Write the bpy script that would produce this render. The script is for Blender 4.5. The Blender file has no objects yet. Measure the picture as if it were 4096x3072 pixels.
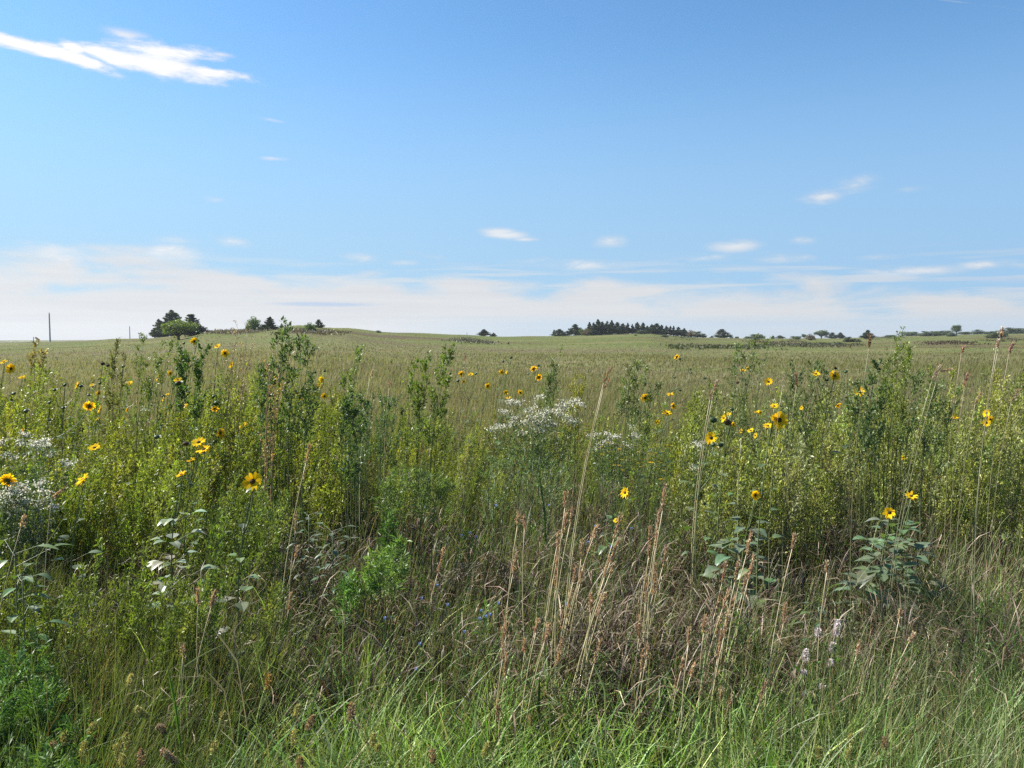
import bpy, math
import numpy as np
from mathutils import Vector
R = np.random.default_rng(7)
scene = bpy.context.scene
COL = scene.collection
PI = math.pi
EYE = 1.65; F = 3186.0; PITCH = math.radians(3.34)
cp, sp = math.cos(PITCH), math.sin(PITCH)

def ptd(px, py, d):
    """world point seen at photo position (px,py), at ground distance y = d"""
    r = (px - 2048) / F; u = (1536 - py) / F
    k = d / (cp + u * sp)
    return np.array([r * k, d, EYE + (u * cp - sp) * k])
def project(P):
    P = np.asarray(P, float); y = P[..., 1]; z = P[..., 2] - EYE
    dep = np.maximum(y * cp - z * sp, .05)
    return 2048 + F * P[..., 0] / dep, 1536 - F * (y * sp + z * cp) / dep

# ---------------------------------------------------------------- terrain
SKX = [-900, 0, 200, 335, 456, 601, 715, 823, 1012, 1177, 1200, 1297, 1400, 1514, 1868, 1970, 2160, 2286, 2476, 2600, 2700, 2800, 3079, 3369, 3489, 3672, 3773, 3836, 3937, 4096, 5000]
SKY = [1378, 1372, 1366, 1360, 1350, 1348, 1340, 1320, 1315, 1296, 1294, 1305, 1309, 1322, 1338, 1344, 1343, 1341, 1333, 1331, 1342, 1349, 1352, 1351, 1348, 1343, 1341, 1337, 1336, 1332, 1328]
DX = [-900, 0, 600, 800, 1400, 1900, 2200, 2800, 3300, 4096, 5000]
DD = [220, 200, 175, 150, 150, 220, 260, 290, 360, 420, 430]
def crest(px):
    D = np.interp(px, DX, DD); s = np.interp(px, SKX, SKY)
    u = (1536 - s) / F
    k = D / (cp + u * sp)
    return D, EYE + (u * cp - sp) * k - .22
def gz(x, y):
    x = np.asarray(x, float); y = np.asarray(y, float)
    d = np.hypot(x, y)
    px = np.where(y > 0, 2048 + F * x / np.maximum(y, .3), np.where(x > 0, 5000, -900))
    px = np.clip(px, -900, 5000)
    D, H = crest(px)
    D = D / np.maximum(np.cos(np.arctan((px - 2048) / F)), .3)
    t = np.clip((d - 14) / (D - 14), 0, 1); t = t ** 1.35
    t = np.where(t > .93, .93 + (t - .93) * (1 - (t - .93) / .14 * .9), t) / (.93 + .07 * .55)
    z = H * np.clip(t, 0, 1)
    far = np.maximum(d - D, 0)
    z = z - np.minimum(far * .035, 16) * np.clip(far / 20, 0, 1)
    amp = np.clip((d - 18) / 60, 0, 1)
    z = z + amp * (.16 * np.sin(x * .071 + 1.1) * np.sin(y * .057) + .1 * np.sin(x * .023 - y * .11) + .06 * np.sin(x * .19 + y * .13))
    z = z + .03 * np.sin(x * 1.3 + y * .7) * np.sin(y * 1.9 - x * .4)
    return z

# ---------------------------------------------------------------- mesh accumulator (quads only)
class G:
    def __init__(s): s.V = []; s.Q = []; s.C = []; s.n = 0
    def add(s, v, q, c):
        v = np.asarray(v, np.float32).reshape(-1, 3); c = np.asarray(c, np.float32).reshape(-1, 3)
        s.V.append(v); s.Q.append(np.asarray(q, np.int32).reshape(-1, 4) + s.n); s.C.append(c); s.n += len(v)
    def strip(s, path, side, width, col):
        """ribbons: path N,K,3; side N,3 or N,K,3; width N,K; col N,3 or N,K,3"""
        path = np.asarray(path); N, K, _ = path.shape
        side = np.asarray(side)
        if side.ndim == 2: side = np.repeat(side[:, None], K, 1)
        side = side / np.maximum(np.linalg.norm(side, axis=-1, keepdims=True), 1e-6)
        off = side * (np.asarray(width)[..., None] * .5)
        v = np.stack([path - off, path + off], 2).reshape(N, K * 2, 3)
        col = np.asarray(col)
        if col.ndim == 2: col = np.repeat(col[:, None], K, 1)
        c = np.repeat(col, 2, 1)
        k = np.arange(K - 1) * 2
        q = np.stack([k, k + 1, k + 3, k + 2], 1)
        q = q[None] + (np.arange(N) * K * 2)[:, None, None]
        s.add(v, q, c)
    def tube(s, path, rad, col, sides=4):
        path = np.asarray(path); N, K, _ = path.shape
        rad = np.broadcast_to(np.asarray(rad, float), (N, K))
        ax = path[:, -1] - path[:, 0]; ax = ax / np.maximum(np.linalg.norm(ax, axis=1, keepdims=True), 1e-6)
        ref = np.where(np.abs(ax[:, 2:3]) > .8, np.array([[1., 0, 0]]), np.array([[0, 0, 1.]]))
        a = np.cross(ax, ref); a /= np.maximum(np.linalg.norm(a, axis=1, keepdims=True), 1e-6); b = np.cross(ax, a)
        th = np.arange(sides) * 2 * PI / sides
        ring = a[:, None] * np.cos(th)[None, :, None] + b[:, None] * np.sin(th)[None, :, None]
        v = path[:, :, None] + ring[:, None] * rad[:, :, None, None]
        col = np.asarray(col, float)
        if col.ndim == 2: col = np.repeat(col[:, None], K, 1)
        c = np.repeat(col[:, :, None], sides, 2)
        q = []
        for k in range(K - 1):
            for j in range(sides):
                j2 = (j + 1) % sides
                q.append((k * sides + j, k * sides + j2, (k + 1) * sides + j2, (k + 1) * sides + j))
        if sides == 4: q.append(tuple((K - 1) * sides + j for j in range(4)))
        q = np.array(q)[None] + (np.arange(N) * K * sides)[:, None, None]
        s.add(v, q, c)
    def leaves(s, P, D, L, W, col, fold=None):
        """diamond leaves; P,D N,3"""
        P = np.asarray(P); N = len(P)
        if N == 0: return
        D = D / np.maximum(np.linalg.norm(D, axis=1, keepdims=True), 1e-6)
        rnd = R.normal(size=(N, 3)) if fold is None else fold
        S = np.cross(D, rnd); S /= np.maximum(np.linalg.norm(S, axis=1, keepdims=True), 1e-6)
        L = np.broadcast_to(L, (N,))[:, None]; W = np.broadcast_to(W, (N,))[:, None]
        m = P + D * L * .5
        up = np.array([0, 0, 1.])
        v = np.stack([P, m + S * W * .5, P + D * L - up * L * .12, m - S * W * .5], 1)
        q = np.arange(N * 4).reshape(N, 4)
        s.add(v, q, np.repeat(np.asarray(col)[:, None], 4, 1))
    def dome(s, c, n, rad, hgt, col, col2=None, seg=10, rings=4):
        n = np.array(n, float); n /= np.linalg.norm(n)
        a = np.cross(n, [0.13, .2, 1.]); a /= np.linalg.norm(a); b = np.cross(n, a)
        col2 = col if col2 is None else col2
        V = []; Cc = []
        for i in range(rings + 1):
            f = i / rings * PI / 2 * .97
            r, h = rad * math.cos(f), hgt * math.sin(f)
            for j in range(seg):
                t = 2 * PI * j / seg
                V.append(np.array(c) + a * r * math.cos(t) + b * r * math.sin(t) + n * h)
                Cc.append(np.array(col) * (i / rings) + np.array(col2) * (1 - i / rings))
        q = [(i * seg + j, i * seg + (j + 1) % seg, (i + 1) * seg + (j + 1) % seg, (i + 1) * seg + j) for i in range(rings) for j in range(seg)]
        s.add(V, q, Cc)
    def build(s, name, mat, parent=None, origin=(0, 0, 0), smooth=False):
        V = np.concatenate(s.V) - np.asarray(origin, np.float32); Q = np.concatenate(s.Q); C = np.concatenate(s.C)
        me = bpy.data.meshes.new(name)
        me.vertices.add(len(V)); me.vertices.foreach_set('co', V.astype(np.float32).ravel())
        me.loops.add(Q.size); me.loops.foreach_set('vertex_index', Q.astype(np.int32).ravel())
        me.polygons.add(len(Q)); me.polygons.foreach_set('loop_start', np.arange(len(Q), dtype=np.int32) * 4)
        me.polygons.foreach_set('loop_total', np.full(len(Q), 4, np.int32))
        me.update(calc_edges=True)
        at = me.color_attributes.new('tint', 'FLOAT_COLOR', 'POINT')
        at.data.foreach_set('color', np.concatenate([C, np.ones((len(C), 1), np.float32)], 1).astype(np.float32).ravel())
        if smooth: me.polygons.foreach_set('use_smooth', np.ones(len(Q), bool))
        me.materials.append(mat)
        o = bpy.data.objects.new(name, me); COL.objects.link(o)
        if parent is None: o.location = tuple(float(a) for a in origin)
        else: o.parent = parent
        return o

def tag(o, label=None, cat=None, group=None, kind=None):
    if label: o['label'] = label
    if cat: o['category'] = cat
    if group: o['group'] = group
    if cat and not kind: o['kind'] = 'thing'
    if kind: o['kind'] = kind
    return o
def empty(name, loc, label=None, cat=None, group=None):
    e = bpy.data.objects.new(name, None); COL.objects.link(e); e.location = tuple(float(a) for a in loc)
    e.empty_display_size = .1
    return tag(e, label, cat, group)

# ---------------------------------------------------------------- materials
def mat_leaf(name, trans=.35, gloss=.25, rough=.45, tint=(1.25, 1.35, .55), nscale=6., nvar=.25):
    m = bpy.data.materials.new(name); m.use_nodes = True; nt = m.node_tree; N = nt.nodes; L = nt.links; N.clear()
    out = N.new('ShaderNodeOutputMaterial')
    at = N.new('ShaderNodeAttribute'); at.attribute_name = 'tint'
    no = N.new('ShaderNodeTexNoise'); no.inputs['Scale'].default_value = nscale; no.inputs['Detail'].default_value = 3
    geo = N.new('ShaderNodeNewGeometry'); L.new(geo.outputs['Position'], no.inputs['Vector'])
    mr = N.new('ShaderNodeMapRange'); mr.inputs[1].default_value = .3; mr.inputs[2].default_value = .7
    mr.inputs[3].default_value = 1 - nvar; mr.inputs[4].default_value = 1 + nvar
    L.new(no.outputs['Fac'], mr.inputs[0])
    mul = N.new('ShaderNodeVectorMath'); mul.operation = 'SCALE'
    L.new(at.outputs['Color'], mul.inputs[0]); L.new(mr.outputs[0], mul.inputs['Scale'])
    col = mul.outputs[0]
    pb = N.new('ShaderNodeBsdfPrincipled'); pb.inputs['Roughness'].default_value = rough
    pb.inputs['Specular IOR Level'].default_value = gloss
    L.new(col, pb.inputs['Base Color'])
    last = pb.outputs[0]
    if trans > 0:
        tr = N.new('ShaderNodeBsdfTranslucent')
        tm = N.new('ShaderNodeVectorMath'); tm.operation = 'MULTIPLY'; tm.inputs[1].default_value = tint
        L.new(col, tm.inputs[0]); L.new(tm.outputs[0], tr.inputs['Color'])
        mx = N.new('ShaderNodeMixShader'); mx.inputs[0].default_value = trans
        L.new(last, mx.inputs[1]); L.new(tr.outputs[0], mx.inputs[2]); last = mx.outputs[0]
    L.new(last, out.inputs['Surface'])
    return m
M_GRASS = mat_leaf('grass_blades', .3, .28, .45)
M_WEED = mat_leaf('weed_leaf', .32, .3, .45)
M_DRY = mat_leaf('dry_grass', .15, .3, .5, (1.2, 1.05, .8))
M_FIELD = mat_leaf('field_grass', .5, .1, .7, (1.15, 1.1, .8), .8, .2)
M_BIG = mat_leaf('sunflower_leaf', .3, .5, .42, (1.2, 1.5, .4), 40, .2)
M_PETAL = mat_leaf('petal', .45, .03, .8, (1.15, .95, .4), 30, .12)
M_WHITE = mat_leaf('white_petal', .35, .2, .5, (1, 1, .95), 30, .1)
M_SEED = mat_leaf('seed_head', .35, .25, .55, (1.3, 1.05, .7), 50, .25)
M_STEM = mat_leaf('stem', 0, .4, .45, nscale=30, nvar=.2)
M_DISC = mat_leaf('disc', 0, .15, .8, nscale=400, nvar=.6)
M_TREE = mat_leaf('tree_leaf', .25, .2, .5, (1.3, 1.4, .5), 1.2, .3)
M_CEDAR = mat_leaf('cedar_leaf', .12, .15, .6, (1.2, 1.3, .6), 1.2, .3)
M_BARK = mat_leaf('bark', 0, .1, .9, nscale=8, nvar=.3)
M_WOOD = mat_leaf('weathered_wood', 0, .2, .8, nscale=5, nvar=.2)

def ccol(n, base, var=.18, hue=.08):
    """n colours round a base albedo"""
    b = np.asarray(base, float)
    k = np.exp(R.normal(size=(n, 1)) * var)
    h = np.exp(R.normal(size=(n, 3)) * hue)
    return np.clip(b * k * h * .74, 0.002, .9)
def mix_cols(n, palette, weights, var=.18, hue=.07):
    w = np.array(weights, float); w /= w.sum()
    i = R.choice(len(palette), n, p=w)
    return ccol(n, np.array(palette)[i], var, hue)

def build_terrain():
    az = np.concatenate([np.radians(np.linspace(-50, 50, 260)), np.radians(np.linspace(54, 306, 40))])
    rad = np.concatenate([[.4, 1., 1.6], np.geomspace(2.2, 620, 190), np.geomspace(680, 6000, 14)])
    A, D = np.meshgrid(az, rad)
    X = D * np.sin(A); Y = D * np.cos(A); Z = gz(X, Y)
    V = np.stack([X, Y, Z], -1).reshape(-1, 3)
    nr, na = len(rad), len(az)
    i = np.arange(nr - 1)[:, None]; j = np.arange(na)[None]
    j2 = (j + 1) % na
    q = np.stack([i * na + j, i * na + j2, (i + 1) * na + j2, (i + 1) * na + j], -1).reshape(-1, 4)
    g = G(); g.add(V, q, np.tile([[.1, .1, .05]], (len(V), 1)))
    m = bpy.data.materials.new('prairie_ground'); m.use_nodes = True; nt = m.node_tree; N = nt.nodes; L = nt.links; N.clear()
    out = N.new('ShaderNodeOutputMaterial'); pb = N.new('ShaderNodeBsdfPrincipled'); pb.inputs['Roughness'].default_value = .95
    pb.inputs['Specular IOR Level'].default_value = .05
    geo = N.new('ShaderNodeNewGeometry')
    ln = N.new('ShaderNodeVectorMath'); ln.operation = 'LENGTH'; L.new(geo.outputs['Position'], ln.inputs[0])
    def noise(scale, detail=4, sx=1., sy=1.):
        mp = N.new('ShaderNodeMapping'); mp.inputs['Scale'].default_value = (sx, sy, 1)
        L.new(geo.outputs['Position'], mp.inputs['Vector'])
        n = N.new('ShaderNodeTexNoise'); n.inputs['Scale'].default_value = scale; n.inputs['Detail'].default_value = detail
        L.new(mp.outputs[0], n.inputs['Vector']); return n.outputs['Fac']
    def ramp(fac, stops):
        r = N.new('ShaderNodeValToRGB'); el = r.color_ramp.elements
        while len(el) < len(stops): el.new(.5)
        for e, (p, c) in zip(el, stops): e.position = p; e.color = (*c, 1)
        L.new(fac, r.inputs[0]); return r.outputs[0]
    def mixc(f, a, b, mode='MIX'):
        x = N.new('ShaderNodeMix'); x.data_type = 'RGBA'; x.blend_type = mode
        if isinstance(f, (int, float)): x.inputs[0].default_value = f
        else: L.new(f, x.inputs[0])
        L.new(a, x.inputs[6]); L.new(b, x.inputs[7]); return x.outputs[2]
    def rng(v, a, b, c=0., d=1.):
        x = N.new('ShaderNodeMapRange'); x.inputs[1].default_value = a; x.inputs[2].default_value = b
        x.inputs[3].default_value = c; x.inputs[4].default_value = d; L.new(v, x.inputs[0]); return x.outputs[0]
    field = ramp(noise(.11, 5, .6, 1.4), [(.33, (.10, .09, .05)), (.5, (.125, .11, .06)), (.62, (.10, .11, .042)), (.72, (.15, .13, .075))])
    green = ramp(noise(.05, 5, .5, 1.3), [(.36, (.075, .058, .036)), (.45, (.09, .088, .034)), (.54, (.075, .098, .027)), (.64, (.115, .108, .045))])
    dist = rng(ln.outputs['Value'], 45, 115)
    c = mixc(dist, field, green)
    fine = noise(1.7, 5, .8, 1.2)
    sc = N.new('ShaderNodeVectorMath'); sc.operation = 'SCALE'; L.new(c, sc.inputs[0]); L.new(rng(fine, .3, .7, .68, 1.4), sc.inputs['Scale'])
    soil = ramp(noise(9, 6), [(.3, (.012, .009, .006)), (.55, (.03, .022, .014)), (.8, (.06, .045, .03))])
    near = rng(ln.outputs['Value'], 9, 18)
    L.new(mixc(near, soil, sc.outputs[0]), pb.inputs['Base Color'])
    bmp = N.new('ShaderNodeBump'); bmp.inputs['Distance'].default_value = .35; bmp.inputs['Strength'].default_value = .9
    L.new(noise(2.2, 6), bmp.inputs['Height']); L.new(bmp.outputs[0], pb.inputs['Normal'])
    L.new(pb.outputs[0], out.inputs['Surface'])
    o = g.build('ground', m, smooth=True); tag(o, 'rolling prairie ground rising to low hills', 'ground', kind='structure')
build_terrain()

# pale track at the far left
def build_track():
    g = G()
    xs = np.linspace(-420, 150, 30)
    path = []
    for px in xs:
        D = float(np.interp(px, DX, DD)) * .985
        x = (px - 2048) / F * D
        path.append((x, D, float(gz(x, D)) + .3))
    p = np.array(path)[None]
    g.strip(p, np.tile([[0, 1., 0.01]], (1, 1)), np.full((1, 30), 4.5), np.array([[.42, .38, .32]]))
    o = g.build('road', M_WOOD); tag(o, 'pale dirt road along the low rise', 'road', kind='structure')
build_track()

# ---------------------------------------------------------------- sky, sun, camera
SUN_AZ = math.radians(-68); SUN_EL = math.radians(44)   # azimuth from +Y towards +X
def build_world():
    w = bpy.data.worlds.new('World'); scene.world = w; w.use_nodes = True
    nt = w.node_tree; N = nt.nodes; L = nt.links; N.clear()
    out = N.new('ShaderNodeOutputWorld'); bg = N.new('ShaderNodeBackground'); bg.inputs['Strength'].default_value = .076
    sky = N.new('ShaderNodeTexSky'); sky.sky_type = 'NISHITA'; sky.sun_disc = False
    sky.sun_elevation = SUN_EL; sky.sun_rotation = SUN_AZ
    sky.altitude = 400; sky.air_density = 1.0; sky.dust_density = .5; sky.ozone_density = 2.2
    tc = N.new('ShaderNodeTexCoord'); sx = N.new('ShaderNodeSeparateXYZ'); L.new(tc.outputs['Generated'], sx.inputs[0])
    def m(op, a, b=None, c=None, clamp=False):
        n = N.new('ShaderNodeMath'); n.operation = op; n.use_clamp = clamp
        for i, v in enumerate((a, b, c)):
            if v is None: continue
            if isinstance(v, (int, float)): n.inputs[i].default_value = v
            else: L.new(v, n.inputs[i])
        return n.outputs[0]
    az = m('ARCTAN2', sx.outputs[0], sx.outputs[1]); el = m('ARCSINE', sx.outputs[2])
    def ae(px, py):
        p = ptd(px, py, 1.) - np.array([0, 0, EYE]); return math.atan2(p[0], p[1]), math.asin(p[2] / np.linalg.norm(p))
    def combine(x, y):
        c = N.new('ShaderNodeCombineXYZ')
        for i, v in enumerate((x, y)):
            L.new(v, c.inputs[i])
        return c.outputs[0]
    AE = {}
    def aev(slope):
        if slope not in AE: AE[slope] = combine(az, el if not slope else m('MULTIPLY_ADD', az, slope, el))
        return AE[slope]
    def noise(sx_, sy_, scale, det=6, rough=.6, off=0., dist=0.):
        v = N.new('ShaderNodeVectorMath'); v.operation = 'MULTIPLY_ADD'; L.new(aev(0), v.inputs[0]); v.inputs[1].default_value = (sx_, sy_, 0); v.inputs[2].default_value = (off, off, 0)
        n = N.new('ShaderNodeTexNoise'); n.noise_dimensions = '2D'; n.inputs['Scale'].default_value = scale; n.inputs['Detail'].default_value = det
        n.inputs['Roughness'].default_value = rough; n.inputs['Distortion'].default_value = dist
        L.new(v.outputs[0], n.inputs['Vector']); return n.outputs['Fac']
    def rng(v, a, b, c=0., d=1., smooth=True):
        x = N.new('ShaderNodeMapRange'); x.interpolation_type = 'SMOOTHSTEP' if smooth else 'LINEAR'
        for i, q in enumerate((a, b, c, d)): x.inputs[i + 1].default_value = q
        L.new(v, x.inputs[0]); return x.outputs[0]
    def ell(px, py, rx, ry, slope=0., st=1.):
        a0, e0 = ae(px, py); k = 1 / F
        kx = 1 / (rx * k * math.cos(a0) ** 2); ky = 1 / (ry * k * math.cos(a0))
        v = N.new('ShaderNodeVectorMath'); v.operation = 'MULTIPLY_ADD'; L.new(aev(slope), v.inputs[0])
        v.inputs[1].default_value = (kx, ky, 0); v.inputs[2].default_value = (-kx * a0, -ky * (e0 + slope * a0), 0)
        l = N.new('ShaderNodeVectorMath'); l.operation = 'LENGTH'; L.new(v.outputs[0], l.inputs[0])
        return m('MULTIPLY_ADD', l.outputs['Value'], -st, st)   # st at the centre, 0 at the rim
    n1 = noise(1, 3.4, 14, 6, .62, .3, .3); n2 = noise(1, 4.5, 40, 3, .65, 3.1)
    def mx(*a):
        r = a[0]
        for b in a[1:]: r = m('MAXIMUM', r, b)
        return r
    body = mx(ell(620, 258, 400, 48, .06), ell(840, 290, 210, 28, .06), ell(120, 186, 310, 30, .1), ell(320, 240, 190, 38, .2), ell(640, 212, 220, 48), ell(290, 190, 70, 30, .2))
    f1 = m('ADD', body, m('MULTIPLY', m('SUBTRACT', n1, .5), 1.6)); f1 = m('ADD', f1, m('MULTIPLY', m('SUBTRACT', n2, .5), .6))
    c1 = rng(f1, -.12, .72)
    wis = [ell(*q) for q in [(1080, 478, 75, 10, .1, .7), (1100, 635, 80, 12, 0, .8), (855, 797, 80, 20, .1, .75), (2010, 935, 120, 30, .1, 1.15), (2100, 958, 90, 12, 0, .7),
                                   (3290, 785, 130, 46, -.1, .75), (3410, 738, 130, 54, -.1, .7), (2440, 960, 95, 38, 0, .7), (2940, 985, 150, 34, 0, .8), (3210, 965, 85, 26, 0, .9),
                                   (3650, 755, 90, 18, 0, .35), (500, 140, 130, 30, 0, .8), (880, 218, 60, 12, 0, .7), (705, 955, 120, 28, 0, .6), (920, 965, 120, 28, .1, .6), (700, 1012, 150, 42, 0, 1.5),
                                   (1440, 1030, 110, 30, .1, 1.), (1600, 1052, 90, 18, 0, .8), (3120, 1035, 170, 26, 0, .9), (3500, 1030, 140, 20, 0, .8), (2350, 1060, 330, 30, 0, .8), (2850, 1035, 140, 24, 0, .7), (3950, 1060, 170, 28, 0, 1.), (3650, 1085, 300, 30, 0, .9), (210, 1010, 200, 50, .1, 1.2), (3950, 22, 420, 4., .3, .28)]]
    c2 = m('MULTIPLY', rng(m('MULTIPLY_ADD', n1, .7, m('ADD', mx(*wis), -.35)), 0., .95), rng(n1, .36, .64, .3, .85))
    n3 = noise(1, 4.2, 6.5, 5, .55, 7.7, .2)
    e_top = ae(2048, 1120)[1]
    lift = m('MULTIPLY_ADD', n3, .13, -.065 + e_top)
    lift = m('MULTIPLY_ADD', az, -.03, lift)
    hb = m('SUBTRACT', lift, el)
    bank = rng(hb, -.014, .03)
    st = noise(1, 22, 5, 4, .55, 5.5)
    veil = m('MULTIPLY', rng(st, .48, .68), rng(el, ae(2048, 1000)[1], ae(2048, 1140)[1], 0., .6))
    gap = mx(ell(1310, 1217, 330, 16), ell(3900, 1130, 500, 30))
    gapm = rng(m('MULTIPLY_ADD', st, .9, m('SUBTRACT', gap, .45)), .1, .8, 0., .8)
    lowgap = m('MULTIPLY', rng(m('ABSOLUTE', m('SUBTRACT', el, ae(2300, 1318)[1])), .005, .022, 1., 0.), rng(az, math.radians(-12), math.radians(3), 0., .4))
    bank = m('MULTIPLY', m('MULTIPLY', bank, .93), m('SUBTRACT', 1., lowgap))
    cov = m('MAXIMUM', m('MAXIMUM', c1, c2), m('MAXIMUM', bank, veil), clamp=True)
    hs = N.new('ShaderNodeHueSaturation'); hs.inputs['Saturation'].default_value = .98; hs.inputs['Value'].default_value = 1.0
    L.new(sky.outputs[0], hs.inputs['Color'])
    SKYG = N.new('ShaderNodeVectorMath'); SKYG.operation = 'MULTIPLY'; SKYG.inputs[1].default_value = SKY_GAIN
    L.new(hs.outputs[0], SKYG.inputs[0])
    # cloud colour: brighter at the sunward side, grey streaks
    cr = N.new('ShaderNodeValToRGB'); e0, e1 = cr.color_ramp.elements
    e0.position = .3; e0.color = (.93, .94, .97, 1); e1.position = .62; e1.color = (.985, .99, 1, 1)
    L.new(st, cr.inputs[0])
    cs = N.new('ShaderNodeVectorMath'); cs.operation = 'SCALE'; L.new(cr.outputs[0], cs.inputs[0])
    bright = m('ADD', rng(az, math.radians(-34), math.radians(34), CLOUD_B[0], CLOUD_B[1], False), m('MAXIMUM', m('MULTIPLY', c1, CLOUD_B[2]), m('MULTIPLY', c2, .7)))
    L.new(bright, cs.inputs['Scale'])
    def rgb(*c):
        x = N.new('ShaderNodeCombineXYZ')
        for i in range(3): x.inputs[i].default_value = c[i]
        return x.outputs[0]
    def mixc(f, a, b):
        x = N.new('ShaderNodeMix'); x.data_type = 'RGBA'; L.new(f, x.inputs[0]); L.new(a, x.inputs[6])
        if isinstance(b, tuple): x.inputs[7].default_value = (*b, 1)
        else: L.new(b, x.inputs[7])
        return x.outputs[2]
    cc = mixc(gapm, cs.outputs[0], (2.6, 3.2, 4.2))
    hz = mixc(rng(az, math.radians(-30), math.radians(32), 0., 1., False), rgb(2.25, 3.35, 4.45), (1.75, 2.8, 4.15))
    base = mixc(rng(el, math.radians(22), math.radians(4), 0., .85), SKYG.outputs[0], hz)
    L.new(mixc(cov, base, cc), bg.inputs['Color']); L.new(bg.outputs[0], out.inputs['Surface'])
SKY_GAIN = (.55, .80, .92); CLOUD_B = (4.25, 3.8, 1.2)
build_world(); scene.world.cycles.sampling_method = 'NONE'
sd = bpy.data.lights.new('sun', 'SUN'); sd.energy = 5.0; sd.angle = math.radians(.53); sd.color = (1, .955, .88)
so = bpy.data.objects.new('sun', sd); COL.objects.link(so)
sv = Vector((math.sin(SUN_AZ) * math.cos(SUN_EL), math.cos(SUN_AZ) * math.cos(SUN_EL), math.sin(SUN_EL)))
so.rotation_euler = sv.to_track_quat('Z', 'Y').to_euler(); so.location = (-20, 10, 30)
cd = bpy.data.cameras.new('camera'); cd.sensor_width = 36; cd.lens = 28.0; cd.clip_start = .05; cd.clip_end = 12000
co = bpy.data.objects.new('camera', cd); COL.objects.link(co); co.location = (0, 0, EYE)
co.rotation_euler = (PI / 2 - PITCH, 0, 0); scene.camera = co
scene.view_settings.view_transform = 'Standard'; scene.view_settings.look = 'None'
scene.view_settings.exposure = 1.35; scene.view_settings.gamma = 1
scene.render.resolution_x = 1024; scene.render.resolution_y = 768
scene.cycles.max_bounces = 6; scene.cycles.diffuse_bounces = 1; scene.cycles.transmission_bounces = 3; scene.cycles.glossy_bounces = 2
scene.cycles.use_denoising = False
# ================================================================ trees
def cedar_mesh(seed, spread=1.):
    """unit cedar: height 1, width 1: tapered trunk, limbs, layered sprays"""
    r = np.random.default_rng(seed)
    t = G(); t.tube(np.array([[[0, 0, -.04], [.01, 0, .4], [0, .01, .9]]]), np.array([[.04, .028, .006]]), [[.07, .05, .035]])
    nb = 120
    z = r.uniform(.0, .98, nb) ** 1.15; az = r.uniform(0, 2 * PI, nb)
    rad = .54 * spread * (1 - z) ** .85 * np.clip(.8 + z * 3, 0, 1) * r.uniform(.6, 1.2, nb) + .006
    st = np.stack([0 * z, 0 * z, z * .95], 1)
    tip = st + np.stack([np.cos(az) * rad, np.sin(az) * rad, .10 * rad * 2 + .03 + 0 * z], 1)
    t.tube(np.stack([st, tip], 1), np.array([[.008, .002]]), np.tile([[.06, .045, .03]], (nb, 1)), 3)
    c = G(); nl = 70
    u = r.uniform(.15, 1.05, (nb, nl)) ** .7
    P = st[:, None] + (tip - st)[:, None] * u[..., None]
    P = P + r.normal(size=P.shape) * np.array([.034, .034, .02]) * (1.15 - z)[:, None, None]
    P = P.reshape(-1, 3); n = len(P)
    D = P * np.array([1, 1, 0]) * 1.6 + r.normal(size=(n, 3)) * .35 + np.array([0, 0, .45])
    P[:, 2] = np.clip(P[:, 2], .01, 2)
    tone = np.exp(r.normal(size=(nb, 1, 1)) * .25)
    col = np.clip(np.tile([[[.062, .082, .042]]], (nb, nl, 1)) * tone * np.exp(r.normal(size=(nb, nl, 1)) * .25), .005, .3).reshape(-1, 3)
    fz = np.repeat(1.1 - .6 * z, nl); c.leaves(P, D, r.uniform(.05, .10, n) * fz, r.uniform(.025, .05, n) * fz, col, r.normal(size=(n, 3)))
    return t, c
def round_mesh(seed, trunk=.22, flat=1., base=(.075, .12, .03), lobes=26, sparse=1.):
    """unit broadleaf: forked trunk, clumps of leaves with gaps between"""
    r = np.random.default_rng(seed)
    cz = trunk + (1 - trunk) * .5
    k = 0; C = []
    while len(C) < lobes:
        p = r.normal(size=3); p /= np.linalg.norm(p); p *= r.uniform(.35, 1) ** .6
        if p[2] < (-.75 if trunk > .1 else -.98): continue
        C.append([p[0] * .38, p[1] * .38, cz + p[2] * (1 - trunk) * .40] if trunk > .1 else [p[0] * .42, p[1] * .42, .13 + abs(p[2]) * .72])
    C = np.array(C); s = r.uniform(.07, .19, lobes)
    t = G(); t.tube(np.array([[[0, 0, -.05], [.015, 0, trunk * .7], [.03, .01, cz * .8]]]), np.array([[.05, .04, .02]]), [[.08, .06, .045]])
    mid = np.array([.02, .0, trunk * .8])
    pts = np.stack([np.tile(mid, (lobes, 1)), mid + (C - mid) * .5 + np.array([0, 0, -.02]), C], 1)
    t.tube(pts, np.array([[.016, .010, .004]]), np.tile([[.07, .055, .04]], (lobes, 1)), 4)
    nl = int(150 * sparse)
    dirs = r.normal(size=(lobes, nl, 3)); dirs /= np.linalg.norm(dirs, axis=-1, keepdims=True)
    P = C[:, None] + dirs * (s[:, None, None] * r.uniform(.3, 1.15, (lobes, nl, 1)) ** .6) * np.array([1.2, 1.2, .9])
    D = dirs + r.normal(size=dirs.shape) * .6
    tone = np.exp(r.normal(size=(lobes, 1, 1)) * .22)
    col = np.array(base) * tone * np.exp(r.normal(size=(lobes, nl, 1)) * .22) * np.exp(r.normal(size=(lobes, nl, 3)) * .05)
    g = G(); n = lobes * nl
    g.leaves(P.reshape(-1, 3), D.reshape(-1, 3), r.uniform(.035, .07, n), r.uniform(.02, .04, n), col.reshape(-1, 3), r.normal(size=(n, 3)))
    return t, g
TREE_PROTO = {}
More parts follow.
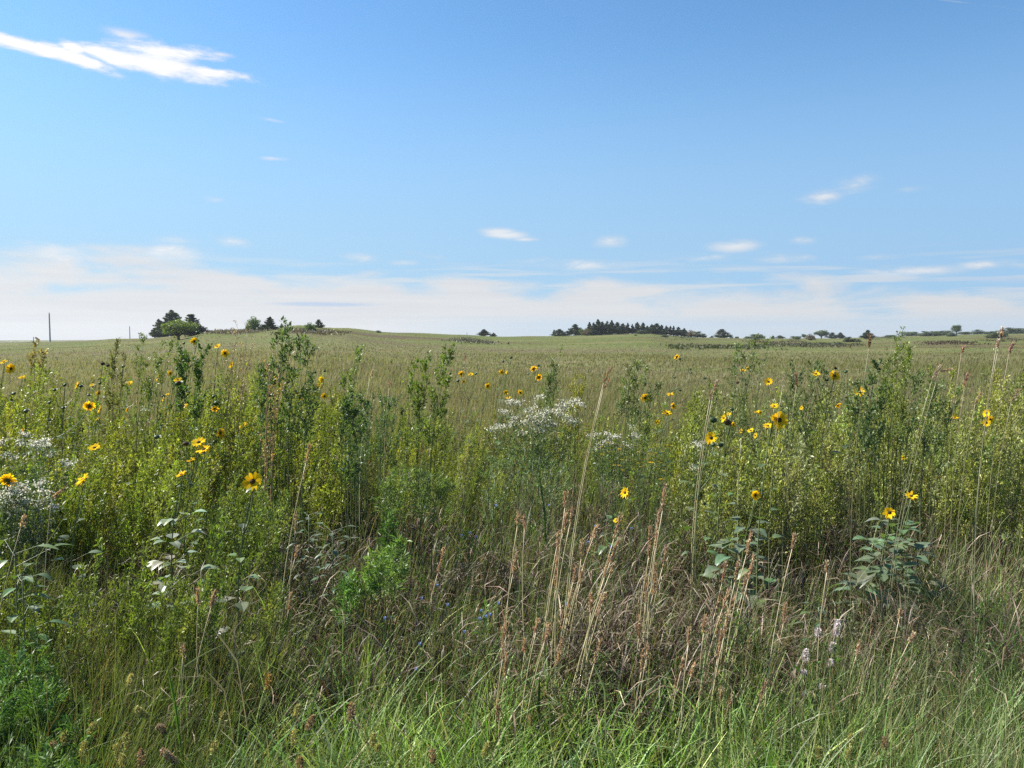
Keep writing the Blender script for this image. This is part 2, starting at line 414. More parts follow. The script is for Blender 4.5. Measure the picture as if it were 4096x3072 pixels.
def proto(kind):
    if kind not in TREE_PROTO:
        n = kind[:-1]; i = int(kind[-1])
        if n == 'c': t, c = cedar_mesh(10 + i, (1., .9, 1.1, .8)[i]); mc = M_CEDAR
        elif n == 'd': t, c = round_mesh(30 + i, (.2, .3, .25, .22)[i], base=((.15, .20, .035), (.09, .125, .05), (.08, .11, .055), (.075, .10, .055))[i], sparse=1.2); mc = M_TREE
        elif n == 's': t, c = round_mesh(50 + i, .03, base=((.10, .16, .045), (.14, .11, .07), (.06, .078, .045), (.085, .11, .06))[i], lobes=30); mc = M_TREE
        to = t.build('trunk', M_BARK); co_ = c.build('crown', mc)
        TREE_PROTO[kind] = (to.data, co_.data)
        bpy.data.objects.remove(to); bpy.data.objects.remove(co_)
    return TREE_PROTO[kind]
def find_ground(px, py):
    D = float(np.interp(px, DX, DD))
    ds = np.linspace(D * 1.0, 60, 300)
    X = (px - 2048) / F * ds * 1.0
    Z = gz(X, ds)
    pp = project(np.stack([X, ds, Z], 1))[1]
    ok = np.where(pp >= py - 1.0)[0]
    d = ds[ok[0]] if len(ok) and ok[0] > 0 else D * R.uniform(.985, 1.0)
    return float(d)
def tree(px, base, top, width, kind, label, cat='tree', group=None, name=None, lateral=0.):
    d = find_ground(px, base); x = (px - 2048) / F * d
    z0 = float(gz(x, d)); ztop = ptd(px, top, d)[2]
    h = max(ztop - z0, .4); w = width / F * d
    if name is None: name = {'c': 'cedar_tree', 'd': 'broadleaf_tree', 's': 'shrub'}[kind[:-1]]
    e = empty(name, (x, d, z0 - .05), label, cat, group)
    wf = 1.55 if group == GC else (1.22 if group == GL else 1.3)
    e.scale = (w * wf, w * wf, h * 1.04); e.rotation_euler = (0, 0, float(R.uniform(0, 6.28)))
    tm, cm = proto(kind)
    for nm, me in (('trunk', tm), ('crown', cm)):
        o = bpy.data.objects.new(nm, me); COL.objects.link(o); o.parent = e
    return e
GC = 'cedars in the dark grove on the rise'
GR = 'trees along the right skyline'
GL = 'trees on the left hill'
# px, base, top, width, kind, label, category, group
TREES = [
 (692, 1346, 1240, 108, 'c0', 'tallest dark cedar at the back of the left hillside clump', 'tree', GL),
 (640, 1349, 1276, 66, 'c1', 'lower dark cedar at the left edge of the left hillside clump', 'tree', GL),
 (716, 1362, 1274, 110, 'd0', 'bright green broadleaf tree with a short bare trunk before the dark cedars', 'tree', GL),
 (768, 1344, 1254, 78, 'c2', 'pointed cedar behind the right side of the bright broadleaf tree', 'tree', GL),
 (802, 1332, 1296, 46, 'c3', 'small dark cedar at the right edge of the left hillside clump', 'tree', GL),
 (1018, 1325, 1262, 66, 's0', 'mid-green bushy tree beside a darker cedar on the hill crest', 'tree', GL),
 (1082, 1322, 1266, 58, 'c1', 'dark cedar touching the bushy green tree on the hill crest', 'tree', GL),
 (1129, 1312, 1292, 14, 'c0', 'tiny cedar alone on the hill crest behind the tall dark weed', 'tree', GL),
 (1240, 1328, 1287, 54, 's0', 'rounded sunlit green shrub just below the hilltop', 'shrub', GL),
 (1277, 1312, 1276, 32, 'c2', 'small pointed cedar on the hilltop right of the rounded shrub', 'tree', GL),
 (1514, 1332, 1319, 22, 's2', 'tiny tuft of shrub on the slope right of the hilltop', 'shrub', GL),
 (1936, 1345, 1316, 40, 'c0', 'larger of the two small cedars in the dip of the skyline', 'tree', 'pair of cedars in the dip'),
 (1974, 1345, 1330, 24, 'c1', 'smaller of the two small cedars in the dip of the skyline', 'tree', 'pair of cedars in the dip'),
 (2216, 1343, 1318, 14, 'c3', 'thin cedar showing behind the rounded lone cedar left of the grove', 'tree', GC),
 (2237, 1346, 1315, 38, 'c2', 'squat lone cedar standing left of the dark grove', 'tree', GC),
 (2272, 1340, 1326, 10, 'c0', 'tiny cedar in the gap between lone cedar and grove', 'tree', GC),
 (2300, 1343, 1296, 46, 'c0', 'pointed cedar forming the left end of the dark grove', 'tree', GC),
 (2326, 1342, 1309, 32, 's0', 'paler green shrub tucked between grove cedars at its left end', 'shrub', GC),
 (2347, 1343, 1312, 38, 's1', 'brownish shrub low in the grove beside the paler shrub', 'shrub', GC),
 (2357, 1338, 1288, 24, 'c3', 'sparse greyish cedar top above the brownish grove shrub', 'tree', GC),
 (2374, 1342, 1290, 36, 'c1', 'dark cedar left of the tallest grove cedar', 'tree', GC),
 (2391, 1341, 1277, 36, 'c3', 'tallest cedar of the dark grove', 'tree', GC),
 (2408, 1340, 1286, 30, 'c0', 'dark cedar next right of the tallest grove cedar', 'tree', GC),
 (2427, 1340, 1284, 34, 'c1', 'flat-topped dark cedar in the middle of the dense grove', 'tree', GC),
 (2446, 1339, 1281, 32, 'c3', 'second tallest cedar of the dark grove with a sharp tip', 'tree', GC),
 (2468, 1338, 1288, 34, 'c0', 'pointed dark cedar right of the second tallest one', 'tree', GC),
 (2490, 1336, 1293, 34, 'c1', 'last dense dark cedar before the grove thins out', 'tree', GC),
 (2510, 1334, 1291, 22, 'c3', 'thin see-through cedar right after the dense grove', 'tree', GC),
 (2528, 1333, 1296, 20, 'c3', 'thin cedar with sky between its branches in the grove gap', 'tree', GC),
 (2548, 1332, 1288, 28, 'c0', 'spreading cedar at the middle of the thin grove part', 'tree', GC),
 (2571, 1333, 1290, 28, 'c3', 'pointed cedar above the low round bush of the grove', 'tree', GC),
 (2564, 1337, 1318, 32, 's2', 'low dark round bush in front of the thin grove part', 'shrub', GC),
 (2588, 1335, 1302, 22, 'c1', 'short cedar between the pointed cedar and the brown-tinged ones', 'tree', GC),
 (2606, 1336, 1296, 28, 'c0', 'brown-tinged cedar left of the peaked cedar in the right grove half', 'tree', GC),
 (2626, 1337, 1292, 32, 'c2', 'peaked dark cedar in the right half of the grove', 'tree', GC),
 (2645, 1338, 1299, 26, 'c3', 'narrow cedar right of the peaked cedar', 'tree', GC),
 (2664, 1339, 1302, 26, 'c1', 'green-tinged cedar above the small dark slope bush', 'tree', GC),
 (2680, 1341, 1303, 18, 'c3', 'first of two narrow spires at the grove right half', 'tree', GC),
 (2693, 1342, 1303, 18, 'c3', 'second of two narrow spires at the grove right half', 'tree', GC),
 (2712, 1344, 1307, 28, 'c0', 'cedar right of the two narrow spires', 'tree', GC),
 (2735, 1346, 1312, 30, 'c1', 'lower cedar near the right tail of the grove', 'tree', GC),
 (2762, 1349, 1319, 34, 's1', 'rounded grey-brown bush in the right tail of the grove', 'shrub', GC),
 (2790, 1350, 1322, 34, 's2', 'dark rounded bush ending the right tail of the grove', 'shrub', GC),
 (2812, 1350, 1332, 22, 's2', 'lowest bush at the very end of the grove tail', 'shrub', GC),
 (2658, 1350, 1338, 24, 's2', 'small dark bush on the open slope below the grove', 'shrub', GC),
 (2541, 1344, 1336, 12, 's0', 'tiny green bush on the bright slope below the grove gap', 'shrub', GC),
 (2846, 1352, 1343, 14, 'c0', 'tiny cedar left of the single dark cedar', 'tree', GR),
 (2886, 1353, 1315, 48, 'c2', 'single rounded dark cedar standing right of the grove', 'tree', GR),
 (2924, 1351, 1342, 14, 's2', 'first tiny bush right of the single dark cedar', 'shrub', GR),
 (2946, 1351, 1343, 16, 's3', 'second tiny bush right of the single dark cedar', 'shrub', GR),
 (2992, 1353, 1342, 26, 's3', 'small bush leaning against the low dome-shaped tree', 'shrub', GR),
 (3026, 1353, 1331, 54, 's3', 'low dome-shaped grey-green tree on the skyline', 'tree', GR),
 (3090, 1354, 1341, 14, 'c1', 'tiny cedar beside the small dark mound of cedar', 'tree', GR),
 (3118, 1354, 1341, 28, 'c2', 'small dark mound-shaped cedar on the skyline', 'tree', GR),
 (3172, 1354, 1341, 22, 's3', 'small grey-green bush at the left of the mixed skyline cluster', 'shrub', GR),
 (3191, 1360, 1340, 24, 's3', 'pale green bush before the mixed skyline cluster', 'shrub', GR),
 (3214, 1353, 1336, 18, 'd3', 'small tree between pale bush and rusty bush', 'tree', GR),
 (3240, 1362, 1334, 34, 's1', 'rounded rusty brown bush standing before the skyline', 'shrub', GR),
 (3284, 1351, 1321, 50, 'd2', 'open grey-green broadleaf tree beside the rusty bush', 'tree', GR),
 (3327, 1351, 1329, 34, 'c2', 'left one of the two dark cedars right of the open broadleaf tree', 'tree', GR),
 (3359, 1351, 1329, 28, 'c0', 'right one of the two dark cedars right of the open broadleaf tree', 'tree', GR),
 (3392, 1370, 1343, 36, 's2', 'dark low bush in front of the skyline, left of a pair', 'shrub', GR),
 (3414, 1370, 1352, 30, 's2', 'flat dark bush joining the pair of bushes before the skyline', 'shrub', GR),
 (3432, 1370, 1354, 24, 's2', 'small dark bush right of the pair before the skyline', 'shrub', GR),
 (3353, 1383, 1367, 38, 's2', 'dark bush out on the field below the skyline', 'shrub', GR),
 (3468, 1357, 1319, 40, 'c0', 'pointed dark cedar behind the tall brown grass stalk', 'tree', GR),
 (3562, 1349, 1337, 42, 's3', 'low pale shrub behind the bright green weed plume', 'shrub', GR),
 (3634, 1346, 1321, 66, 's3', 'broad rounded grey-green thicket left of the dark skyline row', 'shrub', GR),
 (3697, 1346, 1321, 44, 's2', 'dark rounded tree at the left end of the skyline row', 'tree', GR),
 (3738, 1345, 1318, 42, 's3', 'second rounded tree of the dark skyline row', 'tree', GR),
 (3776, 1344, 1316, 50, 's3', 'broad rounded tree in the dark skyline row', 'tree', GR),
 (3802, 1347, 1326, 36, 's2', 'dark low bush before the tall crooked tree', 'shrub', GR),
 (3823, 1338, 1300, 34, 'd1', 'tall crooked broadleaf tree rising above the skyline row', 'tree', GR),
 (3858, 1337, 1323, 50, 's3', 'low hedge-like bush right of the tall crooked tree', 'shrub', GR),
 (3905, 1336, 1315, 38, 's2', 'rounded dark tree right of the low hedge-like bush', 'tree', GR),
 (3945, 1336, 1322, 36, 's3', 'low tree between the rounded dark tree and the big thicket', 'tree', GR),
 (3972, 1354, 1321, 54, 's2', 'dark thicket standing nearer than the skyline row', 'shrub', GR),
 (3998, 1350, 1314, 44, 's3', 'taller bush at the back of the dark nearer thicket', 'shrub', GR),
 (4032, 1336, 1306, 54, 's2', 'dark rounded tree behind the tall banded grass stalk', 'tree', GR),
 (4066, 1334, 1306, 44, 's3', 'rounded tree next to last at the right end of the skyline', 'tree', GR),
 (4096, 1332, 1310, 50, 's2', 'rounded tree cut off by the right edge of the picture', 'tree', GR),
]
for t in TREES: tree(*t)

# poles and posts
def pole(px, base, top, wpx, label, name='utility_pole', cat='pole', D=None, ins=True):
    d = D or find_ground(px, base) ; x = (px - 2048) / F * d; z0 = float(gz(x, d)); h = ptd(px, top, d)[2] - z0
    r = wpx / F * d / 2
    e = empty(name, (x, d, z0), label, cat, 'poles and posts on the left skyline')
    g = G(); g.tube(np.array([[[0, 0, -.3], [0, 0, h * .5], [0, 0, h]]]), np.array([[r * 1.15, r, r * .85]]), [[.34, .34, .36]], 8)
    g.dome((0, 0, h), (0, 0, 1), r * .85, r * .5, (.3, .3, .3), seg=8, rings=2)
    g.build('shaft', M_WOOD, e)
    if ins:
        g = G(); g.tube(np.array([[[0, 0, h], [0, 0, h + r * 2.2]]]), np.array([[r * .3, r * .2]]), [[.25, .25, .25]], 6)
        g.build('insulator', M_WOOD, e)
pole(203, 1363, 1254, 5.5, 'tall bare grey pole standing alone on the left skyline')
pole(522, 1347, 1306, 3.2, 'thin short grey pole on the skyline left of the cedars', D=178)
pole(1868, 1341, 1330, 2.2, 'tiny thin post on the skyline left of two small cedars', D=232, ins=False)
pole(137, 1362, 1348, 3.5, 'short pale post beside the dirt road', 'fence_post', 'post', ins=False)
pole(560, 1347, 1340, 3, 'first short fence post left of the cedars', 'fence_post', 'post', D=176, ins=False)
pole(590, 1347, 1339, 3, 'second short fence post left of the cedars', 'fence_post', 'post', D=176, ins=False)
# orange barrier arm lying against the short post
def barrier():
    a = ptd(141, 1350, 200); b = ptd(158, 1361, 200)
    g = G(); g.tube(np.array([[a - a, b - a]]), np.array([[.22, .22]]), [[.75, .38, .22]], 4)
    o = g.build('barrier_arm', M_WOOD); o.location = tuple(a)
    tag(o, 'small sloping orange board beside the dirt road', 'board')
barrier()

# low dark brush in streaks on the far slopes
def brush():
    g = G()
    rows = [(3050, 3420, 1385, 1384, 700, .9, (.05, .05, .03)), (2720, 3100, 1391, 1392, 500, .5, (.055, .06, .03)), (1850, 1930, 1364, 1368, 260, .9, (.07, .065, .055)),
            (3720, 3860, 1376, 1377, 260, .7, (.05, .035, .025)), (840, 1030, 1334, 1330, 420, .8, (.085, .07, .06)), (1180, 1380, 1330, 1334, 420, .7, (.085, .07, .06)),
            (3000, 3200, 1368, 1366, 220, .5, (.075, .055, .03)), (3480, 3640, 1354, 1352, 260, .7, (.05, .05, .03)), (3950, 4150, 1364, 1362, 200, .5, (.06, .06, .035)),
            (2650, 2760, 1352, 1354, 150, .5, (.06, .075, .03))]
    for x0, x1, y0, y1, n, h, c in rows:
        n = int(n * .3); h = h * .4; c = np.array(c) * 1.9
        px = R.uniform(x0, x1, n); f = (px - x0) / (x1 - x0); py = y0 + (y1 - y0) * f + R.normal(size=n) * 4.
        P = []
        for i in range(0, n, 4):
            d = find_ground(px[i], py[i])
            x = (px[i] - 2048) / F * d
            P.append((x, d))
        P = np.repeat(np.array(P), 4, 0)[:n] + R.normal(size=(n, 2)) * np.array([1.2, 1.5])
        k = 14
        Q = np.repeat(np.stack([P[:, 0], P[:, 1], gz(P[:, 0], P[:, 1])], 1), k, 0) + R.normal(size=(n * k, 3)) * np.array([.45, .5, .05])
        hh = np.repeat(R.uniform(.3, 1, n) * h, k)
        Q[:, 2] += R.uniform(0, 1, n * k) * hh * .7
        D = R.normal(size=(n * k, 3)) * .5 + np.array([0, 0, .8])
        g.leaves(Q, D, R.uniform(.2, .45, n * k), R.uniform(.08, .2, n * k), ccol(n * k, c, .25))
    tag(g.build('brush', M_TREE), 'low dark scrub in streaks on the far slopes', 'brush', kind='stuff')
brush()
# ================================================================ grasses and weeds (uncountable)
def blades(g, B, L, W, az, a0, a1, K, col, taper=(1, .85, .5, .12), tip=None, twist=.8, p=1.6):
    N = len(B)
    t = np.linspace(0, 1, K)
    wprof = np.interp(t, np.linspace(0, 1, len(taper)), taper)
    pos = [B]
    cur = B.copy()
    for k in range(1, K):
        tm = (t[k] + t[k - 1]) / 2
        ang = a0 + a1 * tm ** p
        st = np.stack([np.sin(ang) * np.cos(az), np.sin(ang) * np.sin(az), np.cos(ang)], 1)
        cur = cur + st * (L / (K - 1))[:, None]; pos.append(cur)
    path = np.stack(pos, 1)
    ta = az + PI / 2 + R.normal(size=N) * twist
    side = np.stack([np.cos(ta), np.sin(ta), R.normal(size=N) * .15], 1)
    c = np.repeat(col[:, None], K, 1)
    if tip is not None:
        f = np.clip((t - .68) / .2, 0, 1)[None, :, None]; c = c * (1 - f) + tip[:, None] * f
    g.strip(path, side, W[:, None] * wprof[None], c)
    return path
def scatter(d0, d1, n, power=1., umin=-500, umax=4600):
    """points whose photo column is uniform; distance density ~ d^-power per metre of depth"""
    px = R.uniform(umin, umax, n); r = R.uniform(0, 1, n)
    if abs(power - 1) < 1e-6: d = d0 * (d1 / d0) ** r
    else: d = (d0 ** (1 - power) + r * (d1 ** (1 - power) - d0 ** (1 - power))) ** (1 / (1 - power))
    x = (px - 2048) / F * d
    return px, d, x
def base3(x, d): return np.stack([x, d, gz(x, d) - .01], 1)
def pnoise(x, y, s, seed=0):
    """smooth pseudo-noise 0..1"""
    rr = np.random.default_rng(seed); v = 0
    for k in range(6):
        a = rr.uniform(0, 2 * PI); f = s * rr.uniform(.6, 2.2); v = v + np.sin((x * math.cos(a) + y * math.sin(a)) * f + rr.uniform(0, 6.28))
    return np.clip(.5 + v / 5, 0, 1)

# caps that keep the listed flowers in view: (px, py, half width, distance)
CAPS = []
def cap_height(x, d, H, lean=.12, pad=0):
    if not CAPS: return H
    C = np.array(CAPS)
    px = 2048 + F * (x + lean * H) / d
    out = H.copy()
    for a in range(0, len(H), 20000):
        s = slice(a, a + 20000)
        near = (np.abs(px[s, None] - C[None, :, 0]) < C[None, :, 2] + pad * F / d[s, None] + 10) & (d[s, None] < C[None, :, 3] - .05)
        zr = EYE + ((1536 - (C[None, :, 1] + C[None, :, 2] * .9)) / F * cp - sp) * d[s, None]
        zz = np.where(near, zr, 99).min(1)
        out[s] = np.minimum(out[s], np.maximum(zz - .02, .12))
    return out

def forbs(g, gs, B, H, lean, nb=14, nl=14, br=.32, up=.5, leafL=.022, leafW=.008, col=None, scol=(.09, .1, .04), low=.2, top=True, stemr=.0025, leafup=.8):
    """erect leafy weeds: stem, ascending branches, small leaves up each branch"""
    N = len(B)
    az = R.uniform(0, 2 * PI, (N, nb))
    lv = np.stack([lean * np.ones(N), R.normal(size=N) * .06, np.ones(N)], 1)
    def stem_at(s):   # s N,k
        q = B[:, None] + lv[:, None] * (H[:, None] * s)[..., None] * np.array([1., 1, 1])
        q[..., 0] += (lean * H[:, None] * s ** 2) * .6
        return q
    s = low + (1 - low) * (np.arange(nb)[None] + R.uniform(0, 1, (N, nb))) / nb
    st = stem_at(s)
    bl = H[:, None] * br * (1.05 - s) ** .55 * R.uniform(.6, 1.2, (N, nb)) + .03
    dirx = np.stack([np.cos(az) * up + lean, np.sin(az) * up, np.ones_like(az)], -1)
    dirx /= np.linalg.norm(dirx, axis=-1, keepdims=True)
    tip = st + dirx * bl[..., None]; tip[..., 2] += bl * .12
    mid = st + dirx * bl[..., None] * .5 + np.stack([np.cos(az), np.sin(az), 0 * az], -1) * (bl * .08)[..., None]
    u = R.uniform(.08, 1, (N, nb, nl))[..., None]
    P = st[:, :, None] * (1 - u) ** 2 + 2 * mid[:, :, None] * u * (1 - u) + tip[:, :, None] * u ** 2
    P = P + R.normal(size=P.shape) * np.mean(leafL) * .16
    D = dirx[:, :, None] * leafup + R.normal(size=P.shape) * .38
    if col is None: col = ccol(N, (.10, .14, .035), .12)
    tone = np.exp(R.normal(size=(N, nb, 1, 1)) * .14) * np.exp(R.normal(size=(N, nb, nl, 1)) * .16)
    C = np.clip(col[:, None, None] * tone, .004, .8)
    n = N * nb * nl
    sz = np.repeat(np.broadcast_to(leafL, (N,)), nb * nl) * R.uniform(.6, 1.3, n)
    g.leaves(P.reshape(-1, 3), D.reshape(-1, 3), sz, sz * (leafW / np.mean(leafL)), C.reshape(-1, 3))
    ss = np.linspace(0, 1, 5)[None].repeat(N, 0)
    gs.tube(stem_at(ss), np.linspace(stemr, stemr * .4, 5)[None], ccol(N, scol, .15), 3)
    sd = np.cross(dirx, [0.3, 1, 0]).reshape(-1, 3)
    gs.strip(np.stack([st, mid, tip], 2).reshape(-1, 3, 3), sd, np.full((N * nb, 3), stemr * .9), np.repeat(ccol(N, scol, .15), nb, 0))

def belt_top(px):
    """typical weed height in the tall belt by photo column"""
    return np.interp(px, [-500, 0, 500, 1000, 1250, 1400, 1700, 1900, 2300, 2700, 3000, 3600, 4100, 4600], [1.06, 1.08, 1.12, 1.12, 1.02, .9, .86, .82, .78, .88, 1.04, 1.06, 1.0, 1.02])

def vegetation(q=1.0):
    # ---- 1. far prairie: bunchgrass tufts whose density falls with distance
    g = G()
    n = int(420000 * q)
    px, d, x = scatter(9.5, 420, n, 1.05)
    D = np.interp(px, DX, DD); keep = (d < D * 1.02) & (R.uniform(0, 1, n) < np.interp(d, [28, 90], [1, .22])); px, d, x = px[keep], d[keep], x[keep]; n = len(d)
    patch = pnoise(x, d, .25, 3); p2 = pnoise(x, d, .05, 5)
    L = R.uniform(.16, .28, n) * (.75 + .4 * patch) * np.interp(d, [10, 40, 110, 200], [1, .8, .42, .3])
    W = np.maximum(.003, d * 6e-4) * R.uniform(.6, 1.2, n)
    tan = mix_cols(n, [(.235, .21, .12), (.195, .185, .088), (.165, .19, .065), (.30, .265, .175)], [1.6, 5, 6, .15], .05, .03)
    grn = mix_cols(n, [(.14, .175, .045), (.18, .165, .07), (.22, .205, .085)], [5, 4, 2], .18, .05)
    band = pnoise(x * .35, d, .14, 71); far = np.clip((d - 55) / 60, 0, 1) * np.clip((p2 - .3) * 3, 0, 1) + .55 * np.clip((band - .5) * 4, 0, 1)
    far = np.maximum(far, np.clip((d - 130) / 60, 0, 1) * .6)
    pick = (R.uniform(0, 1, n) < far)[:, None]
    col = np.where(pick, grn, tan)
    blades(g, base3(x, d), L, W, R.normal(size=n) * .9, R.uniform(.02, .3, n), R.uniform(.1, .7, n), 3, col, taper=(.9, 1, .25), twist=.5)
    tag(g.build('prairie_grass', M_FIELD), 'olive and straw prairie grass covering the open field', 'grass', kind='stuff')

    # ---- 2. near grass in tufts that fan outward from their crowns
    def tufts(nt, per, d0, d1, u0, u1, rad, dens=None, power=.3):
        px, d, x = scatter(d0, d1, int(nt * q), power, u0, u1)
        if dens is not None:
            k = R.uniform(0, 1, len(px)) < dens(px, d, x); px, d, x = px[k], d[k], x[k]
        n = len(px); size = R.uniform(.6, 1.3, n)
        cnt = np.maximum((per * R.uniform(.5, 1.5, n)).astype(int), 3); i = np.repeat(np.arange(n), cnt); m = len(i)
        r = np.sqrt(R.uniform(0, 1, m)) * rad; az = R.uniform(0, 6.28, m)
        return x[i] + np.cos(az) * r, d[i] + np.sin(az) * r, az + R.normal(size=m) * .5, r / rad, size[i], i, px[i]
    g = G()
    GP = [(.21, .35, .07), (.31, .43, .13), (.38, .43, .15), (.54, .48, .28)]
    def lush(nt, per, d0, d1, u0, u1, L0, L1, pal, wt, w0=.003, w1=.0075, dens=None, lean=.75, curl=.9, rad=.07, wind=.1):
        x, d, az, rr, size, ti, px = tufts(nt, per, d0, d1, u0, u1, rad, dens)
        n = len(x)
        if n == 0: return
        L = R.uniform(L0, L1, n) * size; L = cap_height(x, d, L)
        tone = np.exp(R.normal(size=ti.max() + 1) * .22)[ti][:, None]
        col = np.clip(mix_cols(n, pal, wt, .18) * tone, 0, .8)
        ax = np.cos(az) * (rr * lean + .05) + wind; ay = np.sin(az) * (rr * lean + .05)
        a0 = np.hypot(ax, ay) * R.uniform(.4, 1.5, n); azz = np.arctan2(ay, ax)
        blades(g, base3(x, d), L, R.uniform(w0, w1, n), azz, a0, np.abs(R.normal(size=n)) * curl, 6, col, twist=1.0)
    low = lambda lo: (lambda p, d, x: lo + (1 - lo) * (pnoise(x, d, 3.6, 9) > .5))
    lush(1000, 22, 1.5, 3.35, 850, 3400, .16, .38, GP, [5, 4, 2, .7], .0055, .013, low(.35))
    lush(700, 20, 1.5, 3.4, 3300, 4650, .18, .42, [(.16, .27, .07), (.24, .33, .12), (.38, .35, .2)], [5, 3, 1], .0035, .008, low(.3))
    lush(560, 20, 1.5, 3.2, -500, 950, .14, .34, [(.13, .24, .05), (.19, .29, .07), (.32, .28, .15)], [5, 3, .8], .0035, .0085, low(.3))
    lush(420, 14, 3.4, 5.8, -400, 4600, .18, .42, GP, [5, 4, 2, 1.4], .0035, .0075, low(.2))
    # long arching broad blades criss-crossing
    n = int(1500 * q)
    px, d, x = scatter(1.9, 4.6, n, .2)
    k = R.uniform(0, 1, n) < np.interp(px, [-500, 800, 1100, 3000, 4600], [.2, .25, 1, 1, .8]); d, x = d[k], x[k]; n = len(d)
    az = np.where(R.uniform(0, 1, n) < .6, R.normal(size=n) * .5, PI + R.normal(size=n) * .5)
    col = mix_cols(n, [(.20, .30, .13), (.30, .35, .21), (.42, .36, .26)], [5, 3, 1.4], .15)
    blades(g, base3(x, d), R.uniform(.3, .6, n), R.uniform(.0045, .0085, n), az, R.uniform(.1, .9, n), R.uniform(.4, 1.5, n), 7, col, twist=1.1)
    tag(g.build('green_grass', M_GRASS), 'lush green grass blades along the near edge', 'grass', kind='stuff')

    # ---- 3. fine wind-leaning grass: left slope and right edge
    g = G()
    def fine(nt, per, u0, u1, d0, d1, L0, L1, lean, pal, wt, seed, lo=.2, w0=.002, w1=.0042, rad=.09, az_s=.5):
        x, d, az, rr, size, ti, px = tufts(nt, per, d0, d1, u0, u1, rad, lambda p, dd, xx: lo + (1 - lo) * (pnoise(xx, dd, 2.6, seed) > .48))
        n = len(x); L = R.uniform(L0, L1, n) * size; L = cap_height(x, d, L, .3)
        tone = np.exp(R.normal(size=ti.max() + 1) * .2)[ti][:, None]
        col = np.clip(mix_cols(n, pal, wt, .2) * tone, 0, .8)
        ax = np.cos(az) * rr * .35 + lean + R.normal(size=n) * .12; ay = np.sin(az) * rr * .35 + R.normal(size=n) * .12
        blades(g, base3(x, d), L, R.uniform(w0, w1, n), np.arctan2(ay, ax), np.hypot(ax, ay), R.normal(size=n) * .35, 5, col, twist=.8, tip=col * .6 + ccol(n, (.11, .095, .05), .2))
    fine(620, 26, -500, 1080, 1.8, 4.6, .28, .52, .38, [(.12, .18, .04), (.18, .22, .07), (.24, .15, .08), (.32, .30, .17)], [5, 4, .6, 1], 12)
    fine(360, 24, 3000, 4650, 1.9, 4.6, .26, .5, .22, [(.16, .24, .07), (.25, .30, .12), (.38, .34, .2), (.28, .17, .1)], [5, 4, 1.6, .6], 14)
    fine(170, 18, 1050, 3050, 2.6, 5.0, .28, .5, .16, [(.13, .20, .05), (.22, .24, .09), (.34, .29, .17)], [5, 3, 1.4], 15)
    # swept-over clump at the right edge leaning left
    n = int(900 * q); px, d, x = scatter(2.9, 4.1, n, .3, 3850, 4700)
    blades(g, base3(x, d), R.uniform(.4, .8, n), R.uniform(.0028, .005, n), PI + R.normal(size=n) * .35, R.uniform(.3, .8, n), R.uniform(.3, 1., n), 6, mix_cols(n, [(.17, .22, .10), (.25, .26, .15), (.3, .22, .15)], [4, 3, 1], .18), twist=.8)
    tag(g.build('fine_grass', M_GRASS), 'thin olive grass leaning with the wind', 'grass', kind='stuff')

    # ---- 4. cured brown brome with drooping heads, in clumps
    g = G()
    def wb(p, d, x): return np.interp(p, [-500, 700, 1050, 1400, 2600, 3100, 4200, 4650], [.08, .2, 1, 1, .8, .75, .55, .5]) * np.interp(d, [3.0, 3.6, 6, 7.2], [.35, 1, 1, .35]) * (.35 + .65 * (pnoise(x, d, 2.1, 21) > .42))
    x, d, az, rr, size, ti, px = tufts(2200, 22, 3.0, 7.2, -500, 4650, .09, wb)
    n = len(x)
    L = R.uniform(.26, .52, n) * size; L = cap_height(x, d, L)
    col = mix_cols(n, [(.095, .058, .038), (.15, .10, .065), (.045, .03, .02)], [4, 2.5, 4], .22)
    tip = mix_cols(n, [(.44, .33, .22), (.56, .45, .32), (.18, .125, .08), (.08, .056, .035)], [2.6, 1.6, 3.4, 4], .2)
    blades(g, base3(x, d), L, R.uniform(.0024, .005, n), az + R.normal(size=n) * .6, rr * .35 + np.abs(R.normal(size=n)) * .1, R.uniform(.6, 4.0, n), 8, col, taper=(.5, .45, .5, .6, 1.2, 1.1, .3), tip=tip, twist=.9, p=4.)
    # dark thatch and plain straw stems
    n = int(15000 * q); px, d, x = scatter(2.2, 7.5, n, .35)
    k = R.uniform(0, 1, n) < np.interp(px, [-500, 900, 1200, 4600], [.4, .5, 1, 1]); d, x = d[k], x[k]; n = len(d)
    L = cap_height(x, d, R.uniform(.12, .36, n))
    blades(g, base3(x, d), L, R.uniform(.002, .004, n), R.uniform(0, 6.28, n), np.abs(R.normal(size=n)) * .7, R.uniform(0, .8, n), 4, mix_cols(n, [(.10, .065, .04), (.32, .25, .16), (.05, .033, .02)], [4, 1., 5], .2))
    tag(g.build('dry_grass', M_DRY), 'cured brown brome grass with drooping tips', 'grass', kind='stuff')

    # ---- 5. green grass mixed through the middle and belt
    g = G()
    n = int(46000 * q); px, d, x = scatter(3.2, 11.5, n, .8); k = R.uniform(0, 1, n) < np.interp(d, [3.2, 5.0, 6.5], [.28, .4, 1]) * (.1 + 1.2 * pnoise(x, d, 2.2, 91)); px, d, x = px[k], d[k], x[k]; n = len(d)
    L = R.uniform(.3, .65, n) * np.interp(d, [3.6, 6, 11], [.7, 1, 1.05]) * (.7 + .5 * pnoise(x, d, 1.5, 31)); L = cap_height(x, d, L)
    dry = R.uniform(0, 1, n) < np.interp(px, [-500, 1000, 1500, 3000, 4600], [.1, .15, .25, .3, .3])
    ca = mix_cols(n, [(.12, .19, .045), (.17, .23, .07), (.22, .24, .10)], [5, 4, 2], .2); cb = mix_cols(n, [(.28, .22, .13), (.36, .29, .18), (.19, .18, .08)], [3, 2, 3], .18)
